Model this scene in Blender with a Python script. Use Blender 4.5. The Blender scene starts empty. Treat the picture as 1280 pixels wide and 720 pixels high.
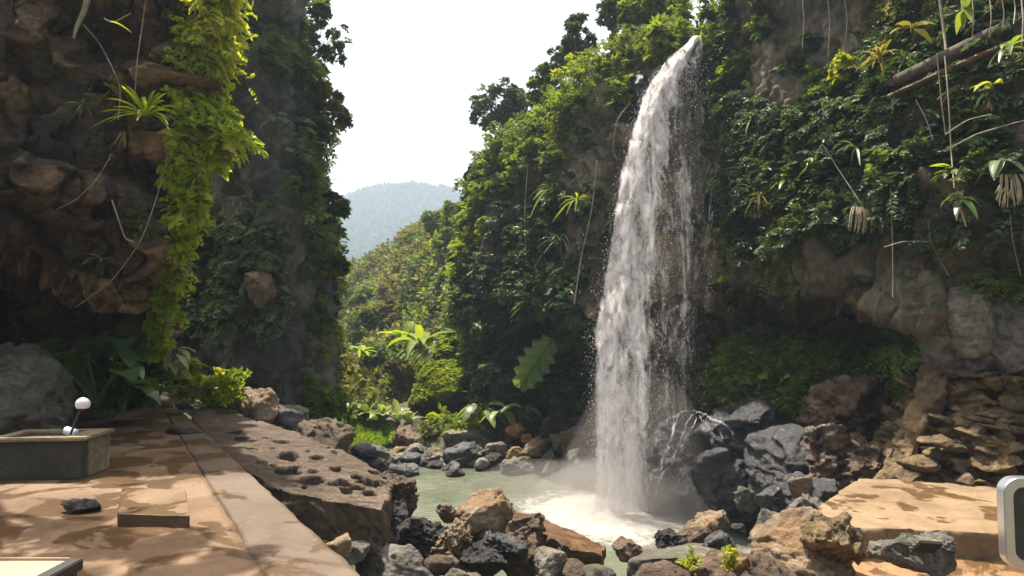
EXPO = 1.25; HAZE = 0.0009
import bpy, math, random
import numpy as np
from mathutils import Vector, Matrix

sc = bpy.context.scene
COL = sc.collection
RNG = np.random.default_rng(7)
random.seed(7)
F_PX = 860.0
PITCH = math.atan(50 / F_PX)
CAM = np.array((0.0, 0.0, 1.6))
ca, sa = math.cos(PITCH), math.sin(PITCH)

def at(px, py, Y):
    """world point at distance Y ahead that the photograph shows at pixel (px, py)"""
    cx, cy = (px - 640) / F_PX, (360 - py) / F_PX
    d = np.array((cx, ca - sa * cy, sa + ca * cy))
    return CAM + d * (Y / d[1])

def to_px(P):
    Q = P - CAM
    f = Q[..., 1] * ca + Q[..., 2] * sa
    u = -Q[..., 1] * sa + Q[..., 2] * ca
    f = np.maximum(f, 0.1)
    return 640 + F_PX * Q[..., 0] / f, 360 - F_PX * u / f

# ------------------------------------------------------------------ noise
def _h(ix, iy, iz, seed):
    with np.errstate(over='ignore'):
        n = (ix.astype(np.int64) * 374761393 + iy.astype(np.int64) * 668265263 + iz.astype(np.int64) * 2147483647 + seed * 974711) & 0xffffffff
        n = ((n ^ (n >> 13)) * 1274126177) & 0xffffffff
        n = n ^ (n >> 16)
        n = (n * 2246822519) & 0xffffffff
        return n ^ (n >> 15)
_G = np.array([(1,1,0),(-1,1,0),(1,-1,0),(-1,-1,0),(1,0,1),(-1,0,1),(1,0,-1),(-1,0,-1),(0,1,1),(0,-1,1),(0,1,-1),(0,-1,-1)], float)
def perlin(P, seed=0):
    P = np.asarray(P, float); i = np.floor(P).astype(np.int64); f = P - i
    w = f * f * f * (f * (f * 6 - 15) + 10); out = 0
    for dx in (0, 1):
        for dy in (0, 1):
            for dz in (0, 1):
                g = _G[_h(i[..., 0] + dx, i[..., 1] + dy, i[..., 2] + dz, seed) % 12]
                d = g[..., 0] * (f[..., 0] - dx) + g[..., 1] * (f[..., 1] - dy) + g[..., 2] * (f[..., 2] - dz)
                out = out + d * (w[..., 0] if dx else 1 - w[..., 0]) * (w[..., 1] if dy else 1 - w[..., 1]) * (w[..., 2] if dz else 1 - w[..., 2])
    return out
def fbm(P, seed=0, octs=4, ridged=False, gain=.5):
    a, s, o = 1.0, 0.0, 0
    Q = np.asarray(P, float)
    for k in range(octs):
        n = perlin(Q, seed + k * 17)
        if ridged: n = 0.5 - np.abs(n) * 1.6
        o = o + a * n; s += a; a *= gain; Q = Q * 2.03 + 3.7
    return o / s
def worley(P, seed=0):
    P = np.asarray(P, float); P = P + .35 * np.stack([perlin(P * 1.7, seed + 1), perlin(P * 1.7 + 9.1, seed + 2), perlin(P * 1.7 + 5.3, seed + 3)], -1); i = np.floor(P).astype(np.int64)
    sh = P.shape[:-1]
    F1 = np.full(sh, 9.0); F2 = np.full(sh, 9.0); cid = np.zeros(sh, np.int64); vec = np.zeros(P.shape)
    for dx in (-1, 0, 1):
        for dy in (-1, 0, 1):
            for dz in (-1, 0, 1):
                jx, jy, jz = i[..., 0] + dx, i[..., 1] + dy, i[..., 2] + dz
                h = _h(jx, jy, jz, seed)
                q = np.stack([jx + (h & 1023) / 1023., jy + ((h >> 10) & 1023) / 1023., jz + ((h >> 20) & 1023) / 1023.], -1)
                v = P - q; d = np.sqrt((v ** 2).sum(-1))
                c = d < F1
                F2 = np.where(c, F1, np.minimum(F2, d)); F1 = np.where(c, d, F1)
                cid = np.where(c, h, cid); vec = np.where(c[..., None], v, vec)
    return F1, F2, cid, vec
def chunk(P, seed=0, tilt=1.25):
    """blocky broken rock: every cell is a tilted facet with its own offset"""
    F1, F2, cid, vec = worley(P, seed)
    r = lambda k: ((cid >> k) & 255) / 255. - .5
    o = r(3) * .55 + tilt * (vec[..., 0] * r(7) + vec[..., 1] * r(11) + vec[..., 2] * r(15)) * 2
    crack = np.clip((F2 - F1) * 12, 0, 1)
    return o * (.6 + .4 * crack) - (1 - crack) * .1
def nrm(v):
    v = np.asarray(v, float)
    return v / np.maximum(np.linalg.norm(v, axis=-1, keepdims=True), 1e-9)
def sstep(x, a, b):
    t = np.clip((x - a) / (b - a), 0, 1); return t * t * (3 - 2 * t)

# ------------------------------------------------------------------ meshes
class Soup:
    """vertices and triangles gathered into ONE mesh, with a per-vertex colour variation 'tint'"""
    def __init__(s): s.v = []; s.f = []; s.t = []; s.uv = []; s.n = 0
    def add(s, V, Fc, tint=0.5, uv=None):
        V = np.asarray(V, float).reshape(-1, 3); Fc = np.asarray(Fc, np.int64)
        if Fc.shape[1] == 4: Fc = np.concatenate([Fc[:, [0, 1, 2]], Fc[:, [0, 2, 3]]])
        s.v.append(V); s.f.append(Fc + s.n); s.n += len(V)
        t = np.broadcast_to(np.asarray(tint, float), (len(V),)) if np.ndim(tint) < 2 else tint
        s.t.append(t); s.uv.append(np.zeros((len(V), 2)) if uv is None else np.asarray(uv).reshape(-1, 2))
    def mesh(s, name, smooth=False, origin=None):
        V = np.concatenate(s.v); Fc = np.concatenate(s.f); T = np.concatenate(s.t); UV = np.concatenate(s.uv)
        if origin is not None: V = V - np.asarray(origin)
        m = bpy.data.meshes.new(name)
        m.vertices.add(len(V)); m.vertices.foreach_set('co', V.astype(np.float32).ravel())
        m.loops.add(Fc.size); m.loops.foreach_set('vertex_index', Fc.astype(np.int32).ravel())
        m.polygons.add(len(Fc)); m.polygons.foreach_set('loop_start', np.arange(0, Fc.size, 3, dtype=np.int32))
        try: m.polygons.foreach_set('loop_total', np.full(len(Fc), 3, np.int32))
        except Exception: pass
        m.update(calc_edges=True)
        m.polygons.foreach_set('use_smooth', np.full(len(Fc), bool(smooth)))
        a = m.attributes.new('tint', 'FLOAT', 'POINT'); a.data.foreach_set('value', T.astype(np.float32))
        if np.any(UV):
            u = m.uv_layers.new(name='UVMap'); u.data.foreach_set('uv', UV[Fc.ravel()].astype(np.float32).ravel())
        m.validate()
        return m

def obj(name, mesh, mat=None, parent=None, loc=None):
    o = bpy.data.objects.new(name, mesh); COL.objects.link(o)
    if mat is not None and mesh is not None: mesh.materials.append(mat)
    if parent is not None: o.parent = parent
    if loc is not None: o.location = loc
    return o
def tag(o, label=None, cat=None, group=None, kind=None):
    if label: o['label'] = label
    if cat: o['category'] = cat
    if group: o['group'] = group
    if kind: o['kind'] = kind
    return o
def thing(name, loc, label, cat, group=None, rz=0):
    o = bpy.data.objects.new(name, None); COL.objects.link(o); o.location = [float(c) for c in loc]; o.rotation_euler = (0, 0, rz)
    o.empty_display_size = .1
    return tag(o, label, cat, group)
def copy_tree(o, parent=None):
    c = o.copy(); COL.objects.link(c); c.parent = parent
    for ch in list(o.children): copy_tree(ch, c)
    return c

def grid_faces(nv, nu):
    a = np.arange(nv * nu).reshape(nv, nu)
    return np.stack([a[:-1, :-1].ravel(), a[1:, :-1].ravel(), a[1:, 1:].ravel(), a[:-1, 1:].ravel()], -1)
def catmull(C, n):
    C = np.asarray(C, float); m = len(C)
    t = np.linspace(0, m - 1, n); i = np.minimum(t.astype(int), m - 2); f = (t - i).reshape((-1,) + (1,) * (C.ndim - 1))
    g = lambda k: C[np.clip(i + k, 0, m - 1)]
    p0, p1, p2, p3 = g(-1), g(0), g(1), g(2)
    s = .5 * (2 * p1 + (p2 - p0) * f + (2 * p0 - 5 * p1 + 4 * p2 - p3) * f ** 2 + (3 * p1 - p0 - 3 * p2 + p3) * f ** 3)
    return .65 * s + .35 * (p1 + (p2 - p1) * f)
def patch(rows, nv, nu):
    """rows of world points -> dense grid"""
    R = np.stack([catmull(r, nu) for r in rows]); return catmull(R, nv)
def grid_normals(P, flip=False):
    du = np.gradient(P, axis=1); dv = np.gradient(P, axis=0)
    n = nrm(np.cross(dv, du)); return -n if flip else n
def px_rows(rows):
    """each row: list of (px, py, Y)"""
    return [np.array([at(*p) for p in r]) for r in rows]

def tube(s, pts, r, sides=6, tint=.5, n=None):
    pts = np.asarray(pts, float)
    if n: 
        r = np.interp(np.linspace(0, 1, n), np.linspace(0, 1, len(pts)), np.broadcast_to(r, (len(pts),))); pts = catmull(pts, n)
    r = np.broadcast_to(r, (len(pts),)); T = nrm(np.gradient(pts, axis=0))
    ref = np.array((0.31, .17, .93)) if abs(T[0][2]) < .8 else np.array((.9, .2, .1))
    A = nrm(np.cross(T, ref)); B = np.cross(T, A)
    a = np.linspace(0, 2 * np.pi, sides, endpoint=False)
    V = pts[:, None] + r[:, None, None] * (A[:, None] * np.cos(a)[None, :, None] + B[:, None] * np.sin(a)[None, :, None])
    m = len(pts); idx = np.arange(m * sides).reshape(m, sides); nx = np.roll(idx, -1, 1)
    Fc = np.stack([idx[:-1].ravel(), nx[:-1].ravel(), nx[1:].ravel(), idx[1:].ravel()], -1)
    s.add(V, Fc, tint)
    for e, row in ((0, idx[0][::-1]), (m - 1, idx[-1])):
        s.add(V[e], np.array([[0, k, k + 1] for k in range(1, sides - 1)]) if e else np.array([[0, k + 1, k] for k in range(1, sides - 1)]), tint)

def leaf_soup(s, B, D, N, L, W, tint):
    """many folded rhombus leaves: base B, direction D, upper side N"""
    D = nrm(D); S = nrm(np.cross(D, N)); U = nrm(np.cross(S, D)); L = np.broadcast_to(L, (len(B),))[:, None]; W = np.broadcast_to(W, (len(B),))[:, None]
    V = np.stack([B, B + D * L * .45 + S * W * .5 + U * W * .12, B + D * L - U * L * .12, B + D * L * .45 - S * W * .5 + U * W * .12], 1)
    n = len(B); k = np.arange(n)[:, None] * 4
    Fc = np.concatenate([k + np.array([[0, 1, 2]]), k + np.array([[0, 2, 3]])])
    s.add(V.reshape(-1, 3), Fc, np.repeat(np.broadcast_to(tint, (n,)), 4))
def straps(s, B, D, L, W, droop, seg=7, tint=.5, prof=None, fold=.25, wave=0.0, rng=RNG):
    """long curved blades (fern, banana, bromeliad leaves)"""
    n = len(B); D = nrm(D); t = np.linspace(0, 1, seg)
    L = np.broadcast_to(L, (n,)); W = np.broadcast_to(W, (n,)); droop = np.broadcast_to(droop, (n,))
    P = B[:, None] + D[:, None] * (L[:, None] * t)[..., None]
    P[..., 2] -= (L * droop)[:, None] * t ** 2
    T = nrm(np.gradient(P, axis=1)); up = np.array((0, 0, 1.)) + rng.normal(0, .15, (n, 1, 3))
    S = nrm(np.cross(T, np.broadcast_to(up, T.shape))); U = np.cross(S, T)
    if prof is None: prof = np.sin(np.pi * np.clip(t * .93 + .05, 0, 1)) ** .7
    w = W[:, None] * prof[None] * .5
    wv = wave * rng.normal(0, 1, (n, seg))
    Lf = P + S * w[..., None] + U * ((fold + wv) * w)[..., None]; Rt = P - S * w[..., None] + U * ((fold - wv) * w)[..., None]
    V = np.stack([Lf, P, Rt], 2).reshape(n, -1, 3)
    a = np.arange(seg * 3).reshape(seg, 3)
    f = np.stack([a[:-1, :-1].ravel(), a[1:, :-1].ravel(), a[1:, 1:].ravel(), a[:-1, 1:].ravel()], -1)
    Fc = (np.arange(n)[:, None, None] * (seg * 3) + f[None]).reshape(-1, 4)
    s.add(V.reshape(-1, 3), Fc, np.repeat(np.broadcast_to(tint, (n,)), seg * 3))
def fronds(s, B, D, L, k=8, ll=.1, lw=.045, droop=.5, tint=.5, ang=.9, rng=RNG, stemr=0.0):
    """stems with k leaflets on both sides"""
    n = len(B); D = nrm(D); L = np.broadcast_to(L, (n,)); ll = np.broadcast_to(ll, (n,)); lw = np.broadcast_to(lw, (n,)); droop = np.broadcast_to(droop, (n,))
    t = np.linspace(.12, 1, k)
    P = B[:, None] + D[:, None] * (L[:, None] * t)[..., None]
    P[..., 2] -= (L * droop)[:, None] * t ** 2
    T = nrm(np.gradient(P, axis=1)); up = np.array((0, 0, 1.)) + rng.normal(0, .35, (n, 1, 3))
    S = nrm(np.cross(T, np.broadcast_to(up, T.shape))); U = np.cross(S, T)
    U = np.where(U[..., 2:3] < 0, -U, U)
    tt = np.repeat(np.broadcast_to(tint, (n,))[:, None], k, 1)
    for sg in (-1, 1):
        dd = T * (1 - ang * .6) + S * sg * ang + rng.normal(0, .18, T.shape); dd[..., 2] -= .15
        sz = (.65 + .5 * np.sin(np.pi * t))[None]
        leaf_soup(s, P.reshape(-1, 3), dd.reshape(-1, 3), (U + rng.normal(0, .3, U.shape)).reshape(-1, 3),
                  (ll[:, None] * sz * rng.uniform(.75, 1.2, (n, k))).ravel(), (lw[:, None] * sz).ravel(), (tt + rng.normal(0, .05, tt.shape)).ravel())
    if stemr > 0:
        Q = np.concatenate([B[:, None], P], 1)
        S2 = np.concatenate([S[:, :1], S], 1); V = np.stack([Q + S2 * stemr, Q - S2 * stemr, Q - np.array((0, 0, stemr * 1.5))], 2)
        kk = k + 1; a = np.arange(kk * 3).reshape(kk, 3); b = np.roll(a, -1, 1)
        f = np.stack([a[:-1].ravel(), b[:-1].ravel(), b[1:].ravel(), a[1:].ravel()], -1)
        s.add(V.reshape(-1, 3), (np.arange(n)[:, None, None] * (kk * 3) + f[None]).reshape(-1, 4), -.1)

_ico = {}
def ico(level):
    if level not in _ico:
        import bmesh
        bm = bmesh.new(); bmesh.ops.create_icosphere(bm, subdivisions=level, radius=1)
        V = np.array([v.co[:] for v in bm.verts]); Fc = np.array([[v.index for v in f.verts] for f in bm.faces]); bm.free()
        _ico[level] = (nrm(V), Fc)
    return _ico[level]
def euler(rx, ry, rz):
    return np.array(Matrix.Rotation(rz, 3, 'Z') @ Matrix.Rotation(ry, 3, 'Y') @ Matrix.Rotation(rx, 3, 'X'))
def rock_verts(size, seed, level=5, planes=13, rough=.05, chunky=.0, rot=(0, 0, 0), flat=None, freq=1.0, lump=0.0):
    """angular broken stone: a ball cut by random planes, then worn by noise; size = half extents"""
    rg = np.random.default_rng(seed); V, Fc = ico(level)
    planes = planes - 2; N = nrm(rg.normal(0, 1, (planes, 3))); H = rg.uniform(.5, .9, planes)
    if flat: N = np.vstack([N, (0, 0, 1), (0.05, .02, -1)]); H = np.append(H, (flat, flat))
    d = V @ N.T; R = np.where(d > .05, H[None] / np.maximum(d, .05), 9.); R = np.minimum(R.min(1), 1.2)
    P = V * R[:, None]
    P = P * (1 + lump * fbm(P * 1.6, seed + 5, 2))[:, None]
    size = np.asarray(size, float); W = P * size @ euler(*rot).T
    lo, hi = W.min(0), W.max(0); W = (W - (lo + hi) / 2) / ((hi - lo) / 2) * np.array([size[0], (hi[1] - lo[1]) / 2, size[2]]) * .86   # fill the intended extent
    sc_ = float(np.mean(size)); n = mesh_normals(W, Fc)
    q = W / sc_ * freq + seed * 1.37; bed = q @ euler(*(rg.uniform(-.5, .5, 3))).T * np.array((1, 1, 2.6))
    disp = rough * sc_ * (fbm(q * 2.2, seed, 5) * 1.1 + .45 * fbm(q * np.array((3, 3, 7)), seed + 3, 3, ridged=True)) + .075 * sc_ * chunk(bed * 1.3, seed + 21) + .02 * sc_ * chunk(bed * 3.4, seed + 22)
    if chunky: disp = disp + chunky * sc_ * chunk(q * 2.6, seed + 9)
    return W + n * disp[:, None], Fc
def boxgrid(nu, nv, nw):
    """surface of a unit box [-1,1]^3 as a welded dense grid"""
    Vs, Fs, k = [], [], 0
    for ax, (na, nb) in enumerate(((nv, nw), (nu, nw), (nu, nv))):
        for sg in (-1, 1):
            a = np.linspace(-1, 1, na + 1); b = np.linspace(-1, 1, nb + 1); A, Bm = np.meshgrid(a, b, indexing='ij')
            o = [A, Bm]; o.insert(ax, np.full(A.shape, float(sg)))
            Vs.append(np.stack(o, -1).reshape(-1, 3)); f = grid_faces(na + 1, nb + 1)
            flip = (sg < 0) ^ (ax == 1)
            Fs.append((f[:, ::-1] if flip else f) + k); k += A.size
    V = np.concatenate(Vs); Fc = np.concatenate(Fs)
    u, inv = np.unique(np.round(V, 5), axis=0, return_inverse=True); inv = inv.reshape(-1)
    return u, inv[Fc]
def mesh_normals(V, Fc):
    T = Fc if Fc.shape[1] == 3 else np.concatenate([Fc[:, [0, 1, 2]], Fc[:, [0, 2, 3]]])
    fn = np.cross(V[T[:, 1]] - V[T[:, 0]], V[T[:, 2]] - V[T[:, 0]]); n = np.zeros_like(V)
    for k in range(3): np.add.at(n, T[:, k], fn)
    return nrm(n)

# ------------------------------------------------------------------ materials
def new_mat(name):
    m = bpy.data.materials.new(name); m.use_nodes = True; nt = m.node_tree; nt.nodes.clear()
    return m, nt, nt.nodes, nt.links
def ramp(n, stops):
    r = n.new('ShaderNodeValToRGB'); e = r.color_ramp.elements
    while len(e) < len(stops): e.new(.5)
    for el, (p, c) in zip(e, stops): el.position = p; el.color = (*c, 1) if len(c) == 3 else c
    return r
def noise_node(n, l, scale, detail=6, rough=.6, dist=0.0, coord=None, stretch=None):
    t = n.new('ShaderNodeTexNoise'); t.inputs['Scale'].default_value = scale; t.inputs['Detail'].default_value = detail
    t.inputs['Roughness'].default_value = rough; t.inputs['Distortion'].default_value = dist
    g = n.new('ShaderNodeNewGeometry'); src = coord or g.outputs['Position']
    if stretch:
        mp = n.new('ShaderNodeMapping'); mp.inputs['Scale'].default_value = stretch; l.new(src, mp.inputs['Vector']); src = mp.outputs['Vector']
    l.new(src, t.inputs['Vector']); return t
def rock_mat(name, stops, scale=.8, rough=.85, bump=.6, moss=None, wet=0.0, stretch=None, fine=9.0, stain=None, spec=.4, obj_coord=False):
    m, nt, n, l = new_mat(name)
    out = n.new('ShaderNodeOutputMaterial'); p = n.new('ShaderNodeBsdfPrincipled'); l.new(p.outputs[0], out.inputs[0])
    co = n.new('ShaderNodeTexCoord').outputs['Object'] if obj_coord else None
    a = noise_node(n, l, scale, 12, .7, .25, stretch=stretch, coord=co); r = ramp(n, stops)
    ti = n.new('ShaderNodeAttribute'); ti.attribute_name = 'tint'; tm = n.new('ShaderNodeMath'); tm.operation = 'MULTIPLY_ADD'; tm.inputs[1].default_value = .3; tm.inputs[2].default_value = -.15
    l.new(ti.outputs['Fac'], tm.inputs[0]); ta = n.new('ShaderNodeMath'); l.new(tm.outputs[0], ta.inputs[0]); l.new(a.outputs['Fac'], ta.inputs[1]); l.new(ta.outputs[0], r.inputs['Fac'])
    b = noise_node(n, l, fine, 8, .7, .3, stretch=stretch, coord=co)
    mr = n.new('ShaderNodeMapRange'); mr.inputs['From Min'].default_value = .3; mr.inputs['From Max'].default_value = .7
    mr.inputs['To Min'].default_value = .55; mr.inputs['To Max'].default_value = 1.4; l.new(b.outputs['Fac'], mr.inputs['Value'])
    mx = n.new('ShaderNodeMix'); mx.data_type = 'RGBA'; mx.blend_type = 'MULTIPLY'; mx.inputs['Factor'].default_value = 1
    l.new(r.outputs['Color'], mx.inputs['A']); l.new(mr.outputs[0], mx.inputs['B']); col = mx.outputs['Result']
    def overlay(col, c, mask, lo, hi, k=1.0):
        rr = ramp(n, [(lo, (0, 0, 0)), (hi, (k, k, k))]); l.new(mask, rr.inputs['Fac'])
        x = n.new('ShaderNodeMix'); x.data_type = 'RGBA'; l.new(rr.outputs['Color'], x.inputs['Factor']); l.new(col, x.inputs['A']); x.inputs['B'].default_value = (*c, 1)
        return x.outputs['Result'], rr.outputs['Color']
    if stain:
        s_ = noise_node(n, l, scale * 1.7, 7, .6, 1.2, coord=co); col, _ = overlay(col, stain, s_.outputs['Fac'], .5, .68)
    if moss:
        s_ = noise_node(n, l, scale * 2.3, 8, .7, .5, coord=co)
        g = n.new('ShaderNodeNewGeometry'); sx = n.new('ShaderNodeSeparateXYZ'); l.new(g.outputs['Normal'], sx.inputs[0])
        ad = n.new('ShaderNodeMath'); ad.operation = 'MULTIPLY_ADD'; ad.inputs[1].default_value = .25; l.new(sx.outputs['Z'], ad.inputs[0]); l.new(s_.outputs['Fac'], ad.inputs[2])
        col, _ = overlay(col, moss[0], ad.outputs[0], moss[1], moss[1] + .14)
    l.new(col, p.inputs['Base Color'])
    p.inputs['Specular IOR Level'].default_value = spec
    if wet:
        w = noise_node(n, l, scale * 1.3, 5, .6, .8, coord=co); mr2 = n.new('ShaderNodeMapRange'); mr2.inputs['From Min'].default_value = .38; mr2.inputs['From Max'].default_value = .6
        mr2.inputs['To Min'].default_value = rough; mr2.inputs['To Max'].default_value = max(.12, rough - wet); l.new(w.outputs['Fac'], mr2.inputs['Value']); l.new(mr2.outputs[0], p.inputs['Roughness'])
    else: p.inputs['Roughness'].default_value = rough
    bm = n.new('ShaderNodeBump'); bm.inputs['Strength'].default_value = bump; bm.inputs['Distance'].default_value = .06
    bb = noise_node(n, l, fine * 1.2, 10, .75, .2, stretch=stretch, coord=co)
    vo = n.new('ShaderNodeTexVoronoi'); vo.inputs['Scale'].default_value = fine * .45; vv = n.new('ShaderNodeVectorMath'); vv.operation = 'MULTIPLY_ADD'; vv.inputs[1].default_value = (.35, .35, .35)
    l.new(b.outputs['Color'], vv.inputs[0]); l.new(co or n.new('ShaderNodeNewGeometry').outputs['Position'], vv.inputs[2]); l.new(vv.outputs[0], vo.inputs['Vector'])
    sv = n.new('ShaderNodeMath'); sv.operation = 'MULTIPLY_ADD'; sv.inputs[1].default_value = .8; l.new(vo.outputs['Distance'], sv.inputs[0]); l.new(bb.outputs['Fac'], sv.inputs[2]); l.new(sv.outputs[0], bm.inputs['Height']); l.new(bm.outputs[0], p.inputs['Normal'])
    return m
def leaf_mat(name, stops, trans=.35, rough=.6, spec=.18, nscale=.9, tcol=(1.25, 1.2, .5)):
    """stops over tint 0..1"""
    m, nt, n, l = new_mat(name)
    out = n.new('ShaderNodeOutputMaterial'); p = n.new('ShaderNodeBsdfPrincipled'); p.inputs['Roughness'].default_value = rough; p.inputs['Specular IOR Level'].default_value = spec
    at_ = n.new('ShaderNodeAttribute'); at_.attribute_name = 'tint'
    ns = noise_node(n, l, nscale, 3, .6); ad = n.new('ShaderNodeMath'); ad.operation = 'MULTIPLY_ADD'; ad.inputs[1].default_value = .9; ad.inputs[2].default_value = -.45
    l.new(ns.outputs['Fac'], ad.inputs[0]); a2 = n.new('ShaderNodeMath'); l.new(ad.outputs[0], a2.inputs[0]); l.new(at_.outputs['Fac'], a2.inputs[1])
    r = ramp(n, stops); l.new(a2.outputs[0], r.inputs['Fac']); l.new(r.outputs['Color'], p.inputs['Base Color'])
    t = n.new('ShaderNodeBsdfTranslucent'); mx = n.new('ShaderNodeMix'); mx.data_type = 'RGBA'; mx.blend_type = 'MULTIPLY'; mx.inputs['Factor'].default_value = 1
    l.new(r.outputs['Color'], mx.inputs['A']); mx.inputs['B'].default_value = (*tcol, 1); l.new(mx.outputs['Result'], t.inputs['Color'])
    ms = n.new('ShaderNodeMixShader'); ms.inputs[0].default_value = trans; l.new(p.outputs[0], ms.inputs[1]); l.new(t.outputs[0], ms.inputs[2]); l.new(ms.outputs[0], out.inputs[0])
    return m
def plain_mat(name, c, rough=.6, metal=0.0, bump=0.0, scale=20, var=.15, spec=.5):
    m, nt, n, l = new_mat(name); out = n.new('ShaderNodeOutputMaterial'); p = n.new('ShaderNodeBsdfPrincipled'); l.new(p.outputs[0], out.inputs[0])
    a = noise_node(n, l, scale, 5, .6); r = ramp(n, [(.3, tuple(x * (1 - var) for x in c)), (.7, tuple(min(1, x * (1 + var)) for x in c))]); l.new(a.outputs['Fac'], r.inputs['Fac']); l.new(r.outputs['Color'], p.inputs['Base Color'])
    p.inputs['Roughness'].default_value = rough; p.inputs['Metallic'].default_value = metal; p.inputs['Specular IOR Level'].default_value = spec
    if bump:
        b = n.new('ShaderNodeBump'); b.inputs['Strength'].default_value = bump; b.inputs['Distance'].default_value = .02; l.new(a.outputs['Fac'], b.inputs['Height']); l.new(b.outputs[0], p.inputs['Normal'])
    return m
# ------------------------------------------------------------------ camera, light, sky
cam = bpy.data.cameras.new('camera'); cam.sensor_width = 36; cam.lens = 36 * F_PX / 1280; cam.clip_end = 5000; cam.clip_start = .05
co = bpy.data.objects.new('camera', cam); COL.objects.link(co); co.location = CAM; co.rotation_euler = (math.pi / 2 + PITCH, 0, 0); sc.camera = co
SUN_EL, SUN_AZ = 69.0, -36.0
el, az = math.radians(SUN_EL), math.radians(SUN_AZ)
SDIR = Vector((math.sin(az) * math.cos(el), math.cos(az) * math.cos(el), math.sin(el)))
sl = bpy.data.lights.new('sun', 'SUN'); sl.energy = 5.0; sl.angle = math.radians(.6); sl.color = (1, .93, .82)
so = bpy.data.objects.new('sun', sl); COL.objects.link(so); so.rotation_euler = (-SDIR).to_track_quat('-Z', 'Y').to_euler(); so.location = (0, 0, 40)
w = bpy.data.worlds.new('World'); sc.world = w; w.use_nodes = True; nt = w.node_tree
sky = nt.nodes.new('ShaderNodeTexSky'); sky.sky_type = 'NISHITA'; sky.sun_disc = False; sky.sun_elevation = el; sky.sun_rotation = az
sky.dust_density = 6.0; sky.air_density = 1.2; sky.ozone_density = .6
bg = nt.nodes['Background']; bg.inputs['Strength'].default_value = .118; wm_ = nt.nodes.new('ShaderNodeMix'); wm_.data_type = 'RGBA'; wm_.blend_type = 'MULTIPLY'; wm_.inputs['Factor'].default_value = 1; wm_.inputs['B'].default_value = (1.12, 1.0, .86, 1)
nt.links.new(sky.outputs[0], wm_.inputs['A']); nt.links.new(wm_.outputs['Result'], bg.inputs['Color'])
sc.view_settings.view_transform = 'Standard'; sc.view_settings.look = 'None'; sc.view_settings.gamma = 1; sc.view_settings.exposure = EXPO
sc.cycles.max_bounces = 7; sc.cycles.transparent_max_bounces = 40; sc.cycles.transmission_bounces = 4; sc.cycles.volume_bounces = 0
sc.cycles.use_denoising = True; sc.cycles.sample_clamp_indirect = 6

# ------------------------------------------------------------------ materials
M = {}
M['cave'] = rock_mat('cave_rock', [(.32, (.03, .025, .02)), (.5, (.085, .065, .045)), (.6, (.2, .125, .068)), (.72, (.34, .23, .14))], 1.1, .85, 1.0, stretch=(1, 1, 1.8), fine=9)
M['cliff_dark'] = rock_mat('cliff_rock', [(.32, (.05, .05, .042)), (.5, (.12, .115, .1)), (.62, (.2, .17, .13)), (.78, (.33, .27, .2))], .5, .85, .9, moss=((.05, .07, .02), .6), stretch=(1, 1, .6), fine=6)
M['cliff_brown'] = rock_mat('cliff_soil_rock', [(.32, (.06, .05, .038)), (.5, (.13, .105, .075)), (.62, (.22, .18, .12)), (.78, (.36, .3, .2))], .6, .85, 1.0, moss=((.05, .07, .02), .58), stretch=(1.2, 1.2, .55), fine=7)
M['wet'] = rock_mat('wet_rock', [(.35, (.013, .014, .016)), (.55, (.034, .035, .038)), (.72, (.1, .1, .105))], .9, .55, .9, wet=.28, fine=6, spec=.5)
M['wet_brown'] = rock_mat('wet_brown_rock', [(.3, (.03, .02, .012)), (.5, (.11, .068, .04)), (.66, (.24, .165, .115))], 1.1, .5, 1.0, wet=.28, fine=7, spec=.5)
M['rubble'] = rock_mat('rubble_rock', [(.3, (.04, .03, .018)), (.48, (.13, .09, .045)), (.6, (.26, .18, .085)), (.76, (.36, .28, .17))], 1.3, .8, 1.0, moss=((.07, .07, .03), .74), fine=9)
M['tan'] = rock_mat('tan_rock', [(.32, (.09, .06, .035)), (.5, (.2, .14, .085)), (.68, (.34, .26, .175))], 1.2, .75, .8, fine=10, stain=(.2, .11, .035), wet=.2)
M['grey'] = rock_mat('grey_rock', [(.32, (.05, .047, .04)), (.52, (.13, .12, .1)), (.7, (.25, .23, .195))], 1.0, .85, .9, moss=((.08, .08, .04), .72), fine=8)
M['olive_rock'] = rock_mat('olive_rock', [(.32, (.05, .045, .032)), (.52, (.12, .11, .075)), (.7, (.22, .2, .14))], 1.0, .85, .9, moss=((.055, .055, .03), .66), fine=8)
M['pale'] = rock_mat('pale_rock', [(.32, (.09, .075, .06)), (.55, (.2, .175, .14)), (.75, (.34, .31, .26))], 1.3, .75, .8, fine=9)
M['brown'] = rock_mat('brown_rock', [(.3, (.04, .026, .016)), (.5, (.12, .08, .048)), (.68, (.24, .17, .11))], 1.6, .7, 1.0, wet=.25, fine=11)
M['ochre'] = rock_mat('ochre_rock', [(.32, (.12, .065, .02)), (.55, (.25, .15, .05)), (.75, (.34, .23, .11))], 1.6, .6, .8, fine=10)
M['black'] = rock_mat('black_rock', [(.35, (.02, .019, .018)), (.6, (.055, .05, .045)), (.75, (.12, .11, .1))], 2.5, .55, 1.0, wet=.2, fine=14)
M['slab'] = rock_mat('holed_slab_rock', [(.3, (.065, .046, .03)), (.5, (.14, .1, .066)), (.7, (.225, .175, .12))], 1.0, .8, 1.0, fine=12, stain=(.1, .066, .04))
M['mosswall'] = rock_mat('mossy_rock', [(.3, (.02, .024, .012)), (.5, (.05, .055, .025)), (.7, (.13, .11, .055))], .8, .9, 1.0, moss=((.03, .075, .012), .5), fine=7)
M['soil'] = rock_mat('soil', [(.3, (.05, .042, .03)), (.5, (.1, .085, .055)), (.7, (.17, .14, .09))], .8, .9, .8, moss=((.05, .07, .022), .66), fine=6)
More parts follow.
